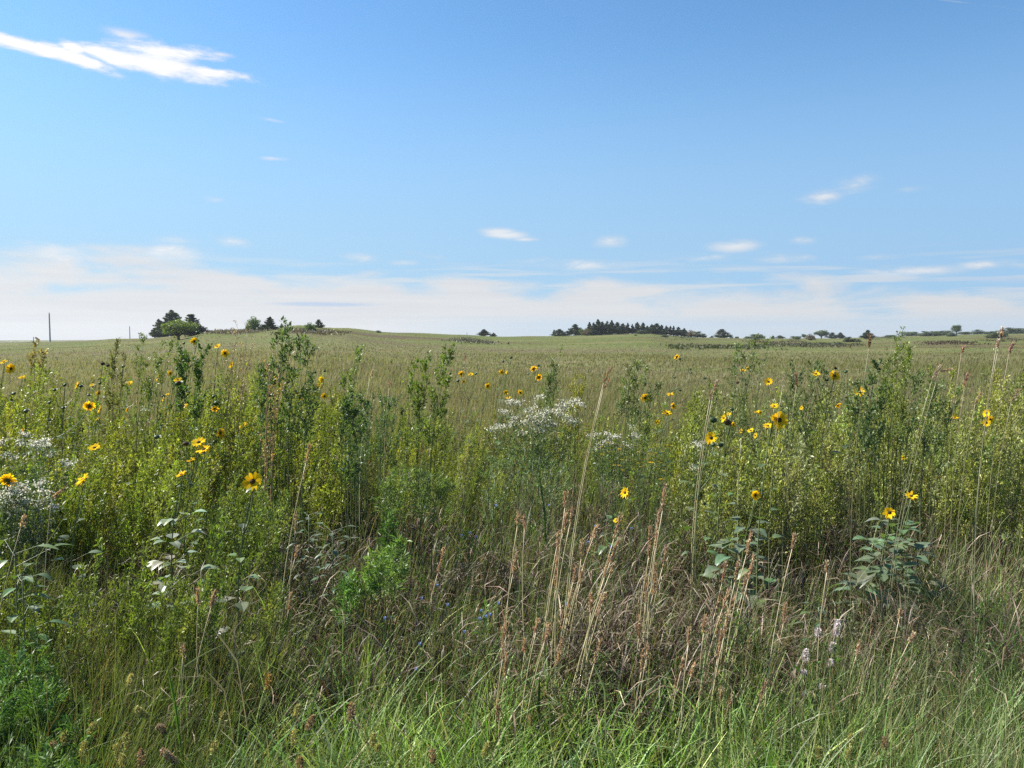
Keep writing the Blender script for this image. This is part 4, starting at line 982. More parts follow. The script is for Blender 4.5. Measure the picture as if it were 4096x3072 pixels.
WD = [
 ('goosefoot_plant', 'tallest dark green bushy weed rising above the left hill line', 5.4, 1130, [(1150, 1300), (1168, 1330), (1110, 1370), (1085, 1400), (1200, 1375), (1235, 1370), (1250, 1385), (1140, 1420), (1070, 1440), (1180, 1450), (1245, 1500), (1110, 1500), (1270, 1530), (1060, 1480)], (.085, .13, .04), dict(nb=9, nl=16, br=.12, leafL=.034, leafW=.012, depth=.4)),
 ('ragweed_plant', 'slender weed leaning right between dark weed and field centre', 6.6, 1370, [(1438, 1412), (1425, 1440), (1410, 1480), (1390, 1520)], (.12, .165, .04), {}),
 ('ragweed_plant', 'three-tipped yellow-green weed before the middle of the field', 6.4, 1700, [(1800, 1404), (1725, 1440), (1700, 1470), (1655, 1480), (1770, 1450), (1680, 1530), (1790, 1530), (1740, 1500)], (.12, .165, .03), dict(leafL=.034, leafW=.012)),
 ('ragweed_plant', 'pale slim spire left of the small golden bush', 7.0, 2185, [(2242, 1398), (2230, 1430), (2205, 1470), (2195, 1520)], (.13, .17, .06), {}),
 ('ragweed_plant', 'bushy pale green spire right of the golden bush', 6.8, 2545, [(2555, 1462), (2520, 1490), (2585, 1490), (2500, 1540), (2610, 1550), (2630, 1555), (2560, 1530)], (.12, .16, .055), {}),
 ('ragweed_plant', 'brightest lime green plume rising above the right field', 5.8, 3585, [(3588, 1348), (3570, 1380), (3612, 1385), (3545, 1440), (3635, 1415), (3655, 1440), (3560, 1480), (3620, 1470), (3590, 1420)], (.15, .19, .04), dict(leafL=.026, leafW=.007, nb=12, br=.13)),
 ('ragweed_plant', 'dark green leafy tips just left of the side-turned blooms', 6.8, 740, [(810, 1392), (790, 1400), (735, 1405), (770, 1420), (722, 1445), (745, 1470), (815, 1450)], (.07, .12, .03), dict(leafL=.032, leafW=.014)),
 ('ragweed_plant', 'long weed tip leaning right below the left hillside trees', 6.4, 560, [(662, 1385), (640, 1400), (585, 1352), (600, 1430), (580, 1460)], (.12, .16, .035), {}),
 ('dock_plant', 'brownish upright seed spike among the left weed tops', 6.8, 480, [(482, 1378), (495, 1420), (470, 1440)], (.13, .13, .04), dict(nb=14, br=.1)),
 ('dock_plant', 'yellow-brown upright spike near the left picture edge', 7.6, 145, [(140, 1370), (158, 1378), (150, 1400), (165, 1420)], (.26, .20, .07), dict(nb=14, br=.1, leafL=.02)),
 ('dock_plant', 'dry tan branching weed left of the tallest dark weed', 6.6, 950, [(962, 1306), (935, 1330), (988, 1322), (1008, 1340), (975, 1380), (950, 1400)], (.34, .22, .13), dict(nb=9, nl=9, br=.12, leafL=.018, leafW=.007, scol=(.30, .2, .12))),
 ('dock_plant', 'dry reddish tan weed at the foot of the tallest dark weed', 5.0, 1085, [(1100, 1465), (1118, 1490), (1080, 1500), (1130, 1560)], (.34, .20, .12), dict(nb=9, nl=10, br=.12, leafL=.016, leafW=.006, scol=(.30, .18, .10))),
 ('goldenrod_plant', 'small golden yellow-green bush at the field edge in the centre', 7.2, 2310, [(2290, 1525), (2305, 1512), (2322, 1515), (2338, 1530), (2315, 1550), (2298, 1560), (2330, 1560)], (.27, .25, .03), dict(nb=14, nl=20, br=.10, leafL=.018, leafW=.006)),
 ('ragweed_plant', 'budded branching weed top before the right field left of the rusty bloom', 6.2, 3010, [(3020, 1380), (2965, 1412), (2945, 1430), (3045, 1385), (2990, 1440), (3005, 1480)], (.11, .15, .05), dict(nb=10, nl=16)),
 ('ragweed_plant', 'grey-green weed with two tips left of the brightest round bloom', 6.0, 3230, [(3252, 1440), (3285, 1455), (3180, 1470), (3215, 1490), (3300, 1500), (3160, 1500)], (.12, .155, .06), dict(nb=12)),
 ('ragweed_plant', 'round-topped grey-green weed left of the lime green plume', 5.6, 3500, [(3500, 1475), (3530, 1500), (3470, 1530), (3545, 1560), (3440, 1560)], (.10, .14, .06), dict(leafL=.03, leafW=.014)),
 ('ragweed_plant', 'wide grey-green weed right of the lime green plume', 5.6, 3680, [(3650, 1520), (3690, 1510), (3740, 1500), (3775, 1530), (3720, 1560), (3800, 1580)], (.11, .15, .055), {}),
 ('mugwort_plant', 'blue-green domed weed in the weeds left of centre', 6.0, 1545, [(1530, 1580), (1500, 1600), (1560, 1590), (1590, 1610), (1480, 1640), (1610, 1640), (1545, 1620)], (.085, .14, .06), dict(leafL=.024, leafW=.007)),
 ('goosefoot_plant', 'dark leafy weed below the slender right-leaning one', 5.4, 1425, [(1400, 1590), (1440, 1600), (1455, 1640), (1385, 1640), (1420, 1660), (1450, 1700)], (.08, .12, .045), dict(nb=9, nl=20, leafL=.034, leafW=.014)),
 ('goldenrod_plant', 'bright green feathery clump above the brown grass at centre left', 4.6, 1660, [(1560, 1935), (1600, 1905), (1640, 1885), (1680, 1890), (1720, 1895), (1760, 1915), (1800, 1950), (1540, 1960), (1700, 1950)], (.12, .17, .05), dict(nb=10, depth=.35, nl=26, br=.22, leafL=.034, leafW=.0055, up=.6)),
 ('goldenrod_plant', 'bright green star-leaved plant standing in the dark gap left of centre', 3.9, 1545, [(1545, 2190), (1500, 2220), (1590, 2205), (1570, 2240), (1525, 2260), (1610, 2250)], (.12, .19, .05), dict(nb=11, depth=.4, nl=26, br=.2, leafL=.036, leafW=.006, up=.7)),
 ('goldenrod_plant', 'smaller bright green plant low left of the star-leaved one', 3.8, 1410, [(1415, 2300), (1390, 2330), (1435, 2330)], (.10, .19, .04), dict(nb=12, nl=22, br=.2, leafL=.034, leafW=.006, up=.7)),
 ('goldenrod_plant', 'upright feathery green weed above the star-leaved plant', 4.4, 1560, [(1550, 2080), (1535, 2110), (1570, 2110)], (.08, .15, .035), dict(nb=13, nl=22, br=.16, leafL=.03, leafW=.006, up=.5)),
 ('ragweed_plant', 'lacy green weed right of the purple haze of brown grass at lower centre', 3.5, 2420, [(2410, 2620), (2440, 2640), (2400, 2660)], (.10, .18, .05), dict(nb=12, nl=22, br=.2, leafL=.026, leafW=.006, up=.6)),
 ('ragweed_plant', 'lacy green clump below the white flower cluster', 5.0, 2080, [(1990, 1850), (2040, 1820), (2100, 1810), (2160, 1830), (2210, 1850), (1960, 1890), (2250, 1880)], (.11, .17, .06), dict(nb=14, nl=26, br=.26, leafL=.022, leafW=.004, up=.9)),
 ('ragweed_plant', 'bright lacy weed in the left corner above seed heads', 2.7, 60, [(20, 2750), (90, 2790), (140, 2800), (50, 2850), (180, 2820)], (.08, .16, .035), dict(nb=14, nl=30, br=.3, leafL=.024, leafW=.004, up=.9)),
]
for nm, lb, d, bx, tops, col, kw in WD: weed(nm, lb, d, bx, tops, col, group={'ragweed_plant': 'tall leafy weeds', 'goldenrod_plant': 'feathery green weeds', 'dock_plant': 'dry upright weeds', 'goosefoot_plant': 'dark bushy weeds'}.get(nm), **kw)

# broad-leaved seedlings
def broadleaf_herb(label, d, px, py, n, sz, col, group=None):
    p = ptd(px, py, d); base = np.array([p[0], d, float(gz(p[0], d))]); e = empty('broadleaf_herb', base, label, 'herb', group)
    H = p[2] - base[2]; g = G(); gs = G(); m = curve((0, 0, 0), (0, 0, H), 8); gs.tube(m[None], np.full((1, 8), .003), [[.1, .13, .06]], 4)
    for i in range(n):
        az = i * 2.4; s = 1 - (i / n) ** 1.3 * .55; q = np.array([0, 0, H * s]); r = sz * R.uniform(.4, 1.9)
        st = q + np.array([math.cos(az), math.sin(az), .35]) * r; gs.tube(np.array([[q, st]]), np.array([[.0015, .001]]), [[.1, .13, .06]], 3)
        big_leaf(g, st, (math.cos(az), math.sin(az), .1), sz * R.uniform(.8, 1.2), sz * .5, ccol(1, col, .12)[0], R.uniform(.1, .6))
    gs.build('stem', M_STEM, e); g.build('foliage', M_BIG, e)
for a in [('grey-green broad-leaved plant in the brown grass left of centre', 4.2, 1235, 2060, 22, .045, (.13, .18, .10)),
          ('wider grey-green broad-leaved plant just right of and below its twin', 4.0, 1330, 2125, 26, .05, (.13, .18, .10)),
          ('broad-leaved plant with two lit leaves at the left picture edge', 3.3, 60, 2215, 14, .085, (.13, .21, .06)),
          ('broad-leaved plant in shade near the lower left picture edge', 3.2, 90, 2320, 12, .075, (.11, .18, .06)),
          ('star-shaped green herb in the dark gap at right', 3.6, 3275, 2430, 16, .04, (.11, .17, .08))]: broadleaf_herb(*a, group='broad-leaved herbs low in the grass')

# ---- white flowering plants
def white_plant(label, d, bx, tops, rad, dens=105, foliage=(.10, .16, .06)):
    x0 = (bx - 2048) / F * d; base = np.array([x0, d, float(gz(x0, d)) - .02]); e = empty('white_flowered_plant', base, label, 'wildflower', 'white flowered plants in the weeds')
    gs = G(); g = G()
    cl = []
    for px, py in tops:
        t = ptd(px, py, d) - base; t[1] += R.normal() * .07
        fork = np.array([t[0] * .6, t[1] * .5, t[2] * .62]); root = (t[0] * .45, t[1] * .5, 0)
        gs.tube(curve(root, fork, 5)[None], np.full((1, 5), .0018), [[.13, .14, .08]], 4); gs.tube(curve(fork, t, 5, (0, 0, -.02))[None], np.linspace(.002, .0012, 5)[None], [[.15, .16, .09]], 3)
        k = 60; u = R.uniform(.0, .95, (k, 1)); P = fork * (1 - u) + t * u + R.normal(size=(k, 3)) * .03
        g.leaves(P, R.normal(size=(k, 3)) + np.array([0, 0, .5]), .04, .007, ccol(k, foliage, .15))
        f = G(); n = int(dens * 1.1); rr = rad * R.uniform(.6, 1.1)
        q = R.normal(size=(n, 3)) * np.array([rr * .62, rr * .5, rr * .3]); q[:, 2] += .3 * q[:, 0] * R.normal()
        P = t + q
        f.leaves(P, R.normal(size=(n, 3)) * .8 + np.array([0, 0, .3]), R.uniform(.009, .015, n), R.uniform(.007, .010, n), mix_cols(n, [(1.0, .97, .80), (.85, .80, .64), (.5, .40, .33), (.26, .3, .15)], [6, 4, .8, 3.4], .1, .03))
        j = 10; o = t - np.array([0, 0, rr * .6]); gs.strip(np.stack([np.tile(o, (j, 1)), P[:j]], 1), R.normal(size=(j, 3)), np.full((j, 2), .0013), np.tile([[.16, .18, .1]], (j, 1)))
        cl.append(f); CAPS.append((px, py + 8, 16, d))
    gs.build('stem', M_STEM, e); g.build('foliage', M_WEED, e)
    for f in cl: f.build('flower_cluster', M_WHITE, e)
white_plant('large creamy white flower cluster at the centre of the weed belt', 5.9, 2150, [(2120, 1640), (2150, 1655), (2180, 1650), (2125, 1670), (2095, 1690), (2155, 1690), (2190, 1680), (2215, 1640), (2245, 1630), (2260, 1610), (2240, 1660), (2275, 1670), (2290, 1685), (2300, 1600), (2320, 1615), (2165, 1715), (2210, 1700), (2085, 1735), (2140, 1732), (2160, 1594), (2068, 1608), (2050, 1700), (2040, 1604), (2005, 1700), (2020, 1640), (2060, 1670), (1985, 1710)], .05)
white_plant('smaller feathery white plant right of the large white cluster', 6.2, 2460, [(2430, 1735), (2445, 1750), (2460, 1740), (2475, 1755), (2420, 1760), (2400, 1780), (2440, 1770), (2530, 1710), (2535, 1735), (2545, 1745), (2500, 1775), (2380, 1730), (2385, 1800), (2365, 1745)], .036, 45)
white_plant('sparse greyish white sprig left of the orange side-turned bloom', 6.0, 2800, [(2800, 1790), (2815, 1775), (2780, 1770), (2770, 1865), (2760, 1860)], .04, 45)
white_plant('drooping white plant at the left edge above the large edge bloom', 4.8, 90, [(60, 1745), (100, 1765), (140, 1775), (180, 1765), (210, 1755), (80, 1785), (120, 1795), (160, 1790), (40, 1815), (20, 1790), (0, 1770), (190, 1820), (240, 1855), (270, 1860), (60, 1830)], .034, 70)
white_plant('wide hazy white plant at the left edge below the large edge bloom', 4.1, 70, [(20, 1960), (50, 1970), (90, 1965), (130, 1955), (160, 1970), (30, 2000), (70, 2010), (110, 2005), (150, 2010), (190, 1925), (0, 2030), (60, 2040), (100, 1940), (-20, 1980), (215, 2030), (40, 1935)], .034, 70, (.09, .13, .06))

# ---- little yellow daisies right of centre
def yellow_herb(label, d, bx, pts):
    x0 = (bx - 2048) / F * d; base = np.array([x0, d, float(gz(x0, d)) - .02]); e = empty('yellow_daisy_plant', base, label, 'wildflower', 'low plants with tiny yellow flowers')
    gs = G(); g = G()
    for r, X, Y, S in pts:
        px, py = Z(r, X, Y); t = ptd(px, py, d) - base; t[1] += R.normal() * .05
        gs.tube(curve((0, 0, 0), t, 6, (t[0] * .15, 0, 0))[None], np.full((1, 6), .0014), [[.1, .15, .05]], 3)
        k = 26; u = R.uniform(.2, .98, (k, 1)); g.leaves(t * u + R.normal(size=(k, 3)) * .02, R.normal(size=(k, 3)) + np.array([0, 0, .7]), .03, .006, ccol(k, (.10, .165, .05), .15))
        f = G(); n = 12; th = np.arange(n) * 2 * PI / n; dr = np.stack([np.cos(th), np.sin(th), .15 + 0 * th], 1); s = S / 2.074 / 2 / F * d
        f.leaves(t + dr * s * .12, dr, s * .9, s * .5, ccol(n, (.80, .56, .02), .06, .03), np.tile([[.05, -.1, 1.]], (n, 1)))
        f.dome(t, (0, -.1, 1), s * .3, s * .22, (.5, .33, .02), seg=8, rings=2); f.build('flower', M_PETAL, e)
        CAPS.append((px, py, 6, d))
    gs.build('stem', M_STEM, e); g.build('foliage', M_WEED, e)
yellow_herb('left plant of tiny yellow daisies below the feathery white plant', 5.2, 2440, [(6, 738, 1108, 26), (6, 806, 1090, 32), (6, 742, 1170, 36), (6, 800, 1155, 24), (6, 912, 1155, 38), (6, 905, 1218, 24), (6, 845, 1262, 30), (6, 893, 1275, 32), (6, 918, 1303, 30), (6, 955, 1200, 20)])
yellow_herb('middle plant of tiny yellow daisies right of centre', 5.2, 2580, [(6, 1065, 1168, 30), (6, 1120, 1213, 52), (6, 1030, 1110, 20), (6, 1180, 1155, 26), (6, 1065, 1265, 34), (6, 1065, 1280, 26), (6, 1200, 1222, 22), (6, 1160, 1190, 20), (6, 1225, 1302, 24)])
yellow_herb('right plant of tiny yellow daisies with a low flat bloom', 5.0, 2650, [(6, 1192, 1105, 20), (6, 1285, 1098, 22), (6, 1310, 1095, 26), (6, 1248, 1152, 26), (6, 1250, 1255, 26), (6, 1245, 1385, 52), (6, 1400, 1115, 18), (6, 1245, 1300, 26), (6, 1300, 1440, 22)])
yellow_herb('scattered tiny yellow daisies left of the leafy dark-eyed sunflower', 4.8, 2840, [(6, 1660, 1333, 26), (6, 1705, 1284, 20), (6, 1885, 1225, 24), (6, 1885, 1140, 22), (6, 1520, 1555, 26), (6, 1455, 1300, 30)])

# ---- blue dayflowers
BL = [(2, 1565, 845), (2, 1430, 960), (2, 1655, 1015), (2, 1175, 1125), (2, 1112, 1128), (2, 1945, 1065), (2, 1930, 1132), (2, 1985, 1112), (2, 2020, 1098), (2, 1800, 1245), (2, 1775, 415), (2, 1845, 395), (2, 1900, 425), (2, 2070, 155), (2, 1455, 170), (2, 2095, 1000), (3, 655, 475), (3, 850, 515), (3, 715, 335), (3, 475, 1010), (3, 1030, 355), (3, 320, 155), (3, 390, 630), (12, 1415, 225), (12, 1380, 1290 * 0 + 440)]
BLL = ['blue dayflower alone above the others left of centre', 'faint blue dayflower left of a tan grass head', 'blue dayflower between the high one and the cluster of four', 'bright blue dayflower of the left pair in the brown grass', 'paler blue dayflower of the left pair in the brown grass',
 'topmost blue dayflower of the cluster of four', 'lowest left blue dayflower of the cluster of four', 'middle blue dayflower of the cluster of four', 'right blue dayflower of the cluster of four', 'blue dayflower just below the cluster of four',
 'left one of three tiny blue dayflowers high at centre', 'middle one of three tiny blue dayflowers high at centre', 'right one of three tiny blue dayflowers high at centre', 'highest tiny blue dayflower near the centre', 'tiny blue dayflower under the green feathery clump', 'dim blue dayflower right of the cluster of four',
 'blue dayflower behind a leaning rust grass head', 'blue dayflower left of the low yellow bloom', 'tiny blue dayflower above a rust grass head', 'large pale blue dayflower beside tan grass stalks', 'tiny blue dayflower under the low yellow bloom', 'tiny pale blue dayflower right of centre in shade', 'pale blue dayflower behind a thin rust head', 'blue dayflower lowest of all in the brown grass', 'faint blue dayflower deep in the near green grass']
for (r, X, Y), lb in zip(BL, BLL):
    px, py = Z(r, X, Y); d = float(np.interp(py, [2020, 2250, 2500, 2700], [4.8, 4.1, 3.4, 3.1])); p = ptd(px, py, d); base = np.array([p[0] - .02, d, float(gz(p[0], d))])
    e = empty('blue_dayflower', base, lb, 'wildflower', 'small blue dayflowers in the grass')
    t = p - base; g = G(); g.tube(curve((0, 0, 0), t, 5)[None], np.full((1, 5), .0013), [[.09, .15, .05]], 3)
    g.leaves(t[None] * np.linspace(.3, .95, 7)[:, None], R.normal(size=(7, 3)) + np.array([0, 0, .5]), .05, .010, ccol(7, (.09, .15, .045))); g.build('stem', M_WEED, e)
    f = G()
    for az in (-.5, .5, 2.6):
        big_leaf(f, t, (math.sin(az) * .9, -.5, math.cos(az)), .013 if abs(az) < 1 else .006, .013, (.27, .36, .78), .05)
    f.build('flower', M_WHITE, e)
    CAPS.append((px, py, 9, d))

# ---- pink smartweed spikes
PK = [(14, 595, 95, 150, 'largest pink flower spike, topmost in the lower right grass'), (14, 560, 260, 90, 'pink flower spike just below the largest one'), (14, 540, 392, 55, 'short round pink spike, third down its row'), (14, 470, 600, 50, 'lowest pale pink spike by the green stems'),
      (14, 325, 325, 110, 'pink flower spike left of the main row, largest on that side'), (14, 305, 472, 45, 'small pink spike under the large left one'), (14, 325, 665, 45, 'lowest pink spike on the left row'), (14, 430, 130, 75, 'thin faded pink spike left of the largest one')]
for r, X, Y, S, lb in PK:
    px, py = Z(r, X, Y); d = 3.1; p = ptd(px, py, d); L = S / 2.16 / F * d; base = np.array([p[0] - .06, d, float(gz(p[0], d))]); t = p - base
    e = empty('smartweed_plant', base, lb, 'wildflower', 'pink flower spikes in the lower right grass')
    g = G(); g.tube(curve((0, 0, 0), t, 7, (-.02, 0, 0))[None], np.full((1, 7), .0018), [[.15, .13, .07]], 4); g.build('stem', M_STEM, e)
    g = G(); n = 7; g.leaves(t[None] * np.linspace(.25, .8, n)[:, None], R.normal(size=(n, 3)) + np.array([0, 0, .6]), .07, .012, ccol(n, (.10, .16, .05))); g.build('foliage', M_WEED, e)
    f = G(); n = int(60 + S); u = R.uniform(-.5, .5, n); rr = .0075 * np.sqrt(np.maximum(1 - (2 * u) ** 4, 0.05)); az = R.uniform(0, 6.28, n)
    P = t + np.stack([np.cos(az) * rr + u * L * .12, np.sin(az) * rr, u * L], 1)
    f.leaves(P, np.stack([np.cos(az), np.sin(az), .8 + 0 * az], 1), .009, .007, mix_cols(n, [(.85, .66, .72), (.95, .85, .84), (.4, .36, .3)], [1, 3, .8], .08, .04)); f.build('flower_spike', M_WHITE, e)
    CAPS.append((px, py, 10, d))

# ---- russet bluestem stalks with feathery heads (listed by where the head is)
def stalk(label, px, py, ln, d, lean, color=(.50, .34, .22), scol=(.38, .38, .19), group=None, wide=.014, bx=None, name='bluestem_stalk', fine=26, tipdir=None, thin=1.):
    p = ptd(px, py, d)
    x0 = p[0] - lean * p[2] if bx is None else (bx - 2048) / F * d
    base = np.array([x0, d + R.uniform(-.05, .05), 0]); base[2] = float(gz(base[0], base[1])) - .02
    e = empty(name, base, label, 'grass stalk', group)
    t = p - base; L = ln / F * d
    ax = np.array([lean * 1.35, 0, 1.]) if tipdir is None else np.array(tipdir, float); ax /= np.linalg.norm(ax)
    bot = t - ax * L * .5; top = t + ax * L * .5
    m = curve((0, 0, 0), bot, 9, (-.03 * bot[2], 0, 0)); g = G(); c = np.array(scol)
    prof = np.linspace(.0028, .0017, 9) * thin
    cc = np.linspace(0, 1, 9)[None, :, None] * (np.array(color) * .8 - c) * .6 + c
    g.tube(m[None], prof[None], cc, 4)
    big = R.uniform(.25, .5)
    q = m[int(9 * big)]; g.strip(curve(q, q + np.array([R.uniform(-.15, .2), 0, .22]), 5, (0, 0, .05))[None], [[.3, 1, 0]], np.array([[.003, .004, .003, .002, .0006]]), [[.16, .18, .08]])
    g.build('stem', M_STEM, e)
    f = G(); n = fine
    u = R.uniform(0, .8, n); st = bot + (top - bot) * u[:, None]
    D = ax[None] + R.normal(size=(n, 3)) * np.array([.16, .16, .05]); ll = L * R.uniform(.18, .42, n)
    path = np.stack([st, st + D * ll[:, None] * .5 + R.normal(size=(n, 3)) * .002, st + D * ll[:, None]], 1)
    f.strip(path, R.normal(size=(n, 3)), np.tile([[.0018, .0042, .0008]], (n, 1)) * (wide / .011), ccol(n, color, .2, .06))
    k = n * 3; s2 = bot + (top - bot) * R.uniform(.02, 1, (k, 1)) + R.normal(size=(k, 3)) * wide * .3
    f.leaves(s2, ax[None] + R.normal(size=(k, 3)) * .35, .013, .0035 * (wide / .011), mix_cols(k, [color, np.minimum(np.array(color) * 1.6, .6)], [3, 2], .15))
    f.tube(np.array([[bot, top]]), np.array([[.0014, .0006]]), [color], 3)
    f.build('seed_head', M_SEED, e)
ORD = ['first', 'second', 'third', 'fourth', 'fifth', 'sixth', 'seventh', 'eighth', 'ninth', 'tenth', 'eleventh', 'twelfth']
def stalks(phrase, group, rows, d, lean, ln, **kw):
    rows = sorted(rows, key=lambda q: Z(q[0], q[1], q[2])[0])
    for i, q in enumerate(rows):
        px, py = Z(*q[:3]); L = q[3] / ZR[q[0]][2] if len(q) > 3 else ln / 2.16
        le = lean + R.normal() * .03 if len(q) < 5 else q[4]
        dd = d + R.normal() * .12
        stalk(phrase.format(ORD[i] + ' from the left'), px, py, L, dd, le, group=group, **kw)
SG = 'russet grass heads in front of the weeds'
stalks('russet grass head, {}, of those at bottom centre left', SG, [(12, 2145, 150, 420, .05), (12, 2155, 420, 200, .05), (12, 2090, 820, 170, -.1), (13, 300, 140, 150, .2), (13, 215, 75, 110, .12), (13, 410, 300, 260, .15), (13, 165, 920, 170, -.12), (13, 290, 690, 140, -.05), (13, 110, 250, 110, .02)], 3.0, .1, 150)
stalks('russet grass head, {}, in the lower middle row', SG, [(13, 740, 290, 230, .2), (13, 1095, 90, 190, .0), (13, 1125, 370, 200, .05), (13, 1165, 300, 120, .05), (13, 1530, 170, 140, .05), (13, 1470, 410, 110, .15), (13, 1560, 450, 130, .2), (13, 1420, 1000 * 0 + 560, 100, .1)], 3.05, .08, 150)
stalks('russet grass head, {}, at lower right of centre', SG, [(13, 1640, 630, 130, .25), (13, 1795, 220, 280, .1), (13, 1850, 60, 240, .12), (13, 1805, 665, 120, .1), (13, 1870, 760, 190, .25), (13, 1750, 540, 150, .25), (13, 1710, 740, 120, .12), (13, 2165, 640, 200, .2), (13, 1660, 60, 150, .03), (13, 2050, 330 * 0 + 250, 130, .1)], 3.1, .12, 150)
stalks('feathery russet head, {}, of the tall central stand', SG, [(3, 460, 110, 130, .02), (3, 455, 300, 200, .12), (3, 395, 450, 130, .08), (3, 395, 590, 220, .12), (3, 600, 540, 160, .02), (3, 685, 460, 250, .2), (3, 720, 380, 110, .25), (3, 545, 740, 160, .15), (3, 600, 760, 160, .12), (3, 380, 790, 200, .03), (3, 510, 250, 140, .1)], 3.5, .12, 150)
stalks('feathery russet head, {}, of the leaning central bunch', SG, [(3, 910, 340, 230, .2), (3, 885, 545, 220, .25), (3, 820, 690, 190, .2), (3, 865, 700, 90, .3), (3, 680, 1000, 170, 0), (3, 760, 1030, 190, .15), (3, 790, 960, 90, .2), (3, 735, 1090, 200, .2)], 3.3, .18, 150)
stalks('slim russet head, {}, standing right of the central bunch', SG, [(3, 1310, 80, 250, .05), (3, 1260, 300, 210, .08), (3, 1190, 420, 180, .0), (3, 1320, 600, 190, .15), (3, 1230, 730, 160, .12), (3, 1155, 900, 230, .0), (3, 1230, 840, 190, .1), (3, 1100, 1200, 180, .0), (3, 1245, 450, 150, .05), (3, 1185, 1100 * 0 + 560, 100, .05)], 3.6, .06, 150)
stalks('rust-red grass head, {}, of the right-hand bunch', SG, [(3, 2045, 490, 200, .15), (3, 2065, 690, 210, .15), (3, 1830, 740, 190, .12), (3, 1940, 730, 190, .1), (3, 2010, 830, 190, .15), (3, 1780, 1000, 190, .2), (3, 1850, 960, 190, .25), (3, 1895, 1030, 190, .25), (3, 1530, 1265, 110, .03), (3, 1660, 1190, 170, .02), (3, 1780, 1180, 200, .15)], 3.4, .15, 150)
stalks('short rust grass head, {}, at the left of the central stand', SG, [(3, 20, 660, 190, .1), (3, 50, 280, 120, .05), (3, 105, 300, 110, -.05), (3, 210, 1200, 120, .2), (3, 310, 1240, 130, .25), (3, 430, 1150, 190, .05), (3, 490, 1000, 260, .1)], 3.4, .08, 150)
stalks('rust grass head, {}, rising from the brown grass left of centre', SG, [(2, 345, 300, 150, .05), (2, 350, 560, 120, .2), (2, 1595, 640, 230, .18), (2, 290, 990, 150, .1), (2, 1000, 1070, 170, .05), (2, 1022, 660, 120, .02), (2, 1520, 880, 130, .0), (5, 430, 1170, 160, .15)], 3.9, .08, 150)
stalks('reddish grass tuft, {}, low on the far left slope', SG, [(1, 1710, 950, 140, .0), (1, 1840, 970, 150, .2), (11, 1580, 290, 110, 0), (1, 190, 300, 120, .2)], 3.2, .1, 140)
stalks('brown grass head, {}, at the lower right', SG, [(8, 140, 1090, 180, .05), (8, 220, 470, 130, .12), (8, 510, 690, 90, 0), (14, 290, 820, 150, .05), (14, 780, 260, 130, .15), (14, 1240, 170, 90, .4), (8, 1140, 1380 * 0 + 1100, 80, .1), (14, 130, 250, 130, .3)], 3.2, .1, 140)
# tall ones drawn against field and sky
TL = 'tall grass stalks rising above the right field'
def tall(label, hx, hy, ln, d, bx, wide=.012, color=(.33, .2, .13), tipdir=None, fine=22): stalk(label, *Z(7, hx, hy), ln / 2.074, d, .1, color=color, scol=(.17, .2, .09), thin=.7, group=TL, wide=wide, bx=bx, fine=fine, tipdir=tipdir)
tall('tall brown stalk crossing the skyline beside the pointed dark cedar', 842, 240, 110, 3.9, 3440, .013, (.22, .14, .08), (.06, 0, 1))
tall('tallest pale banded stalk reaching into the sky at the right edge', 1938, 170, 80, 3.7, 3960, .018, (.46, .34, .26), (.25, 0, 1))
tall('pale side spike just below the tallest banded stalk', 1900, 270, 70, 3.7, 3958, .014, (.46, .34, .26), (.2, 0, 1))
tall('pinkish stalk right of the tallest banded stalk', 2015, 300, 90, 3.9, 3985, .013, (.36, .22, .17), (.35, 0, 1))
tall('slim reddish stalk in the middle of the right field', 1615, 310, 60, 4.2, 3830, .012, (.36, .2, .14), (.35, 0, 1))
tall('reddish stalk tip below the slim reddish stalk', 1642, 560, 100, 4.2, 3838, .013, (.36, .2, .14), (.2, 0, 1))
tall('pink-tan stalk bending right above the right weeds', 1740, 715, 100, 4.2, 3862, .013, (.42, .28, .2), (.45, 0, 1))
tall('stalk with its pink head bent over to the right', 1470, 480, 100, 4.0, 3570, .010, (.46, .32, .24), (1, 0, .2))
tall('pale stalk leaning right with a pink upper part', 1395, 500, 160, 4.0, 3560, .010, (.40, .30, .22), (.5, 0, 1))
tall('thin stalk leaning right at the field edge near the right border', 2050, 690, 120, 4.4, 3990, .010, (.36, .26, .18), (.6, 0, 1))
tall('brown stalk rising beside the sunflower with two large blooms', 235, 560, 100, 4.1, 3170, .010, (.26, .15, .1), (-.05, 0, 1))
tall('bare pale stalk left of the brown stalk above the large blooms', 125, 560, 90, 4.1, 3120, .006, (.34, .3, .2), (.05, 0, 1), 10)
TC = 'thin grass stalks before the central field'
def tallc(label, r, hx, hy, ln, d, bx, wide, color, td): stalk(label, *Z(r, hx, hy), ln / 2.074, d, .1, color=color, group=TC, wide=wide, bx=bx, fine=18, tipdir=td)
tallc('longest stalk sweeping up right across the central field', 6, 790, 520, 150, 3.7, 2255, .010, (.33, .21, .13), (.45, 0, 1))
tallc('stalk with a branching tan top beside the longest stalk', 6, 780, 600, 90, 3.8, 2262, .012, (.36, .24, .15), (.6, 0, 1))
tallc('pinkish feathered stalk tip before the right centre field', 6, 1685, 610, 90, 4.4, 2790, .013, (.42, .28, .22), (.25, 0, 1))
tallc('thin tan stalk tip below the pinkish feathered one', 6, 1650, 690, 70, 4.4, 2785, .010, (.34, .24, .16), (.2, 0, 1))
tallc('tan plume leaning right before the field left of centre', 5, 955, 515, 70, 5.6, 1440, .012, (.46, .36, .22), (.4, 0, 1))
tallc('tiny pink plume above the domed blue-green weed', 5, 1105, 600, 50, 6.0, 1550, .012, (.42, .27, .2), (0, 0, 1))
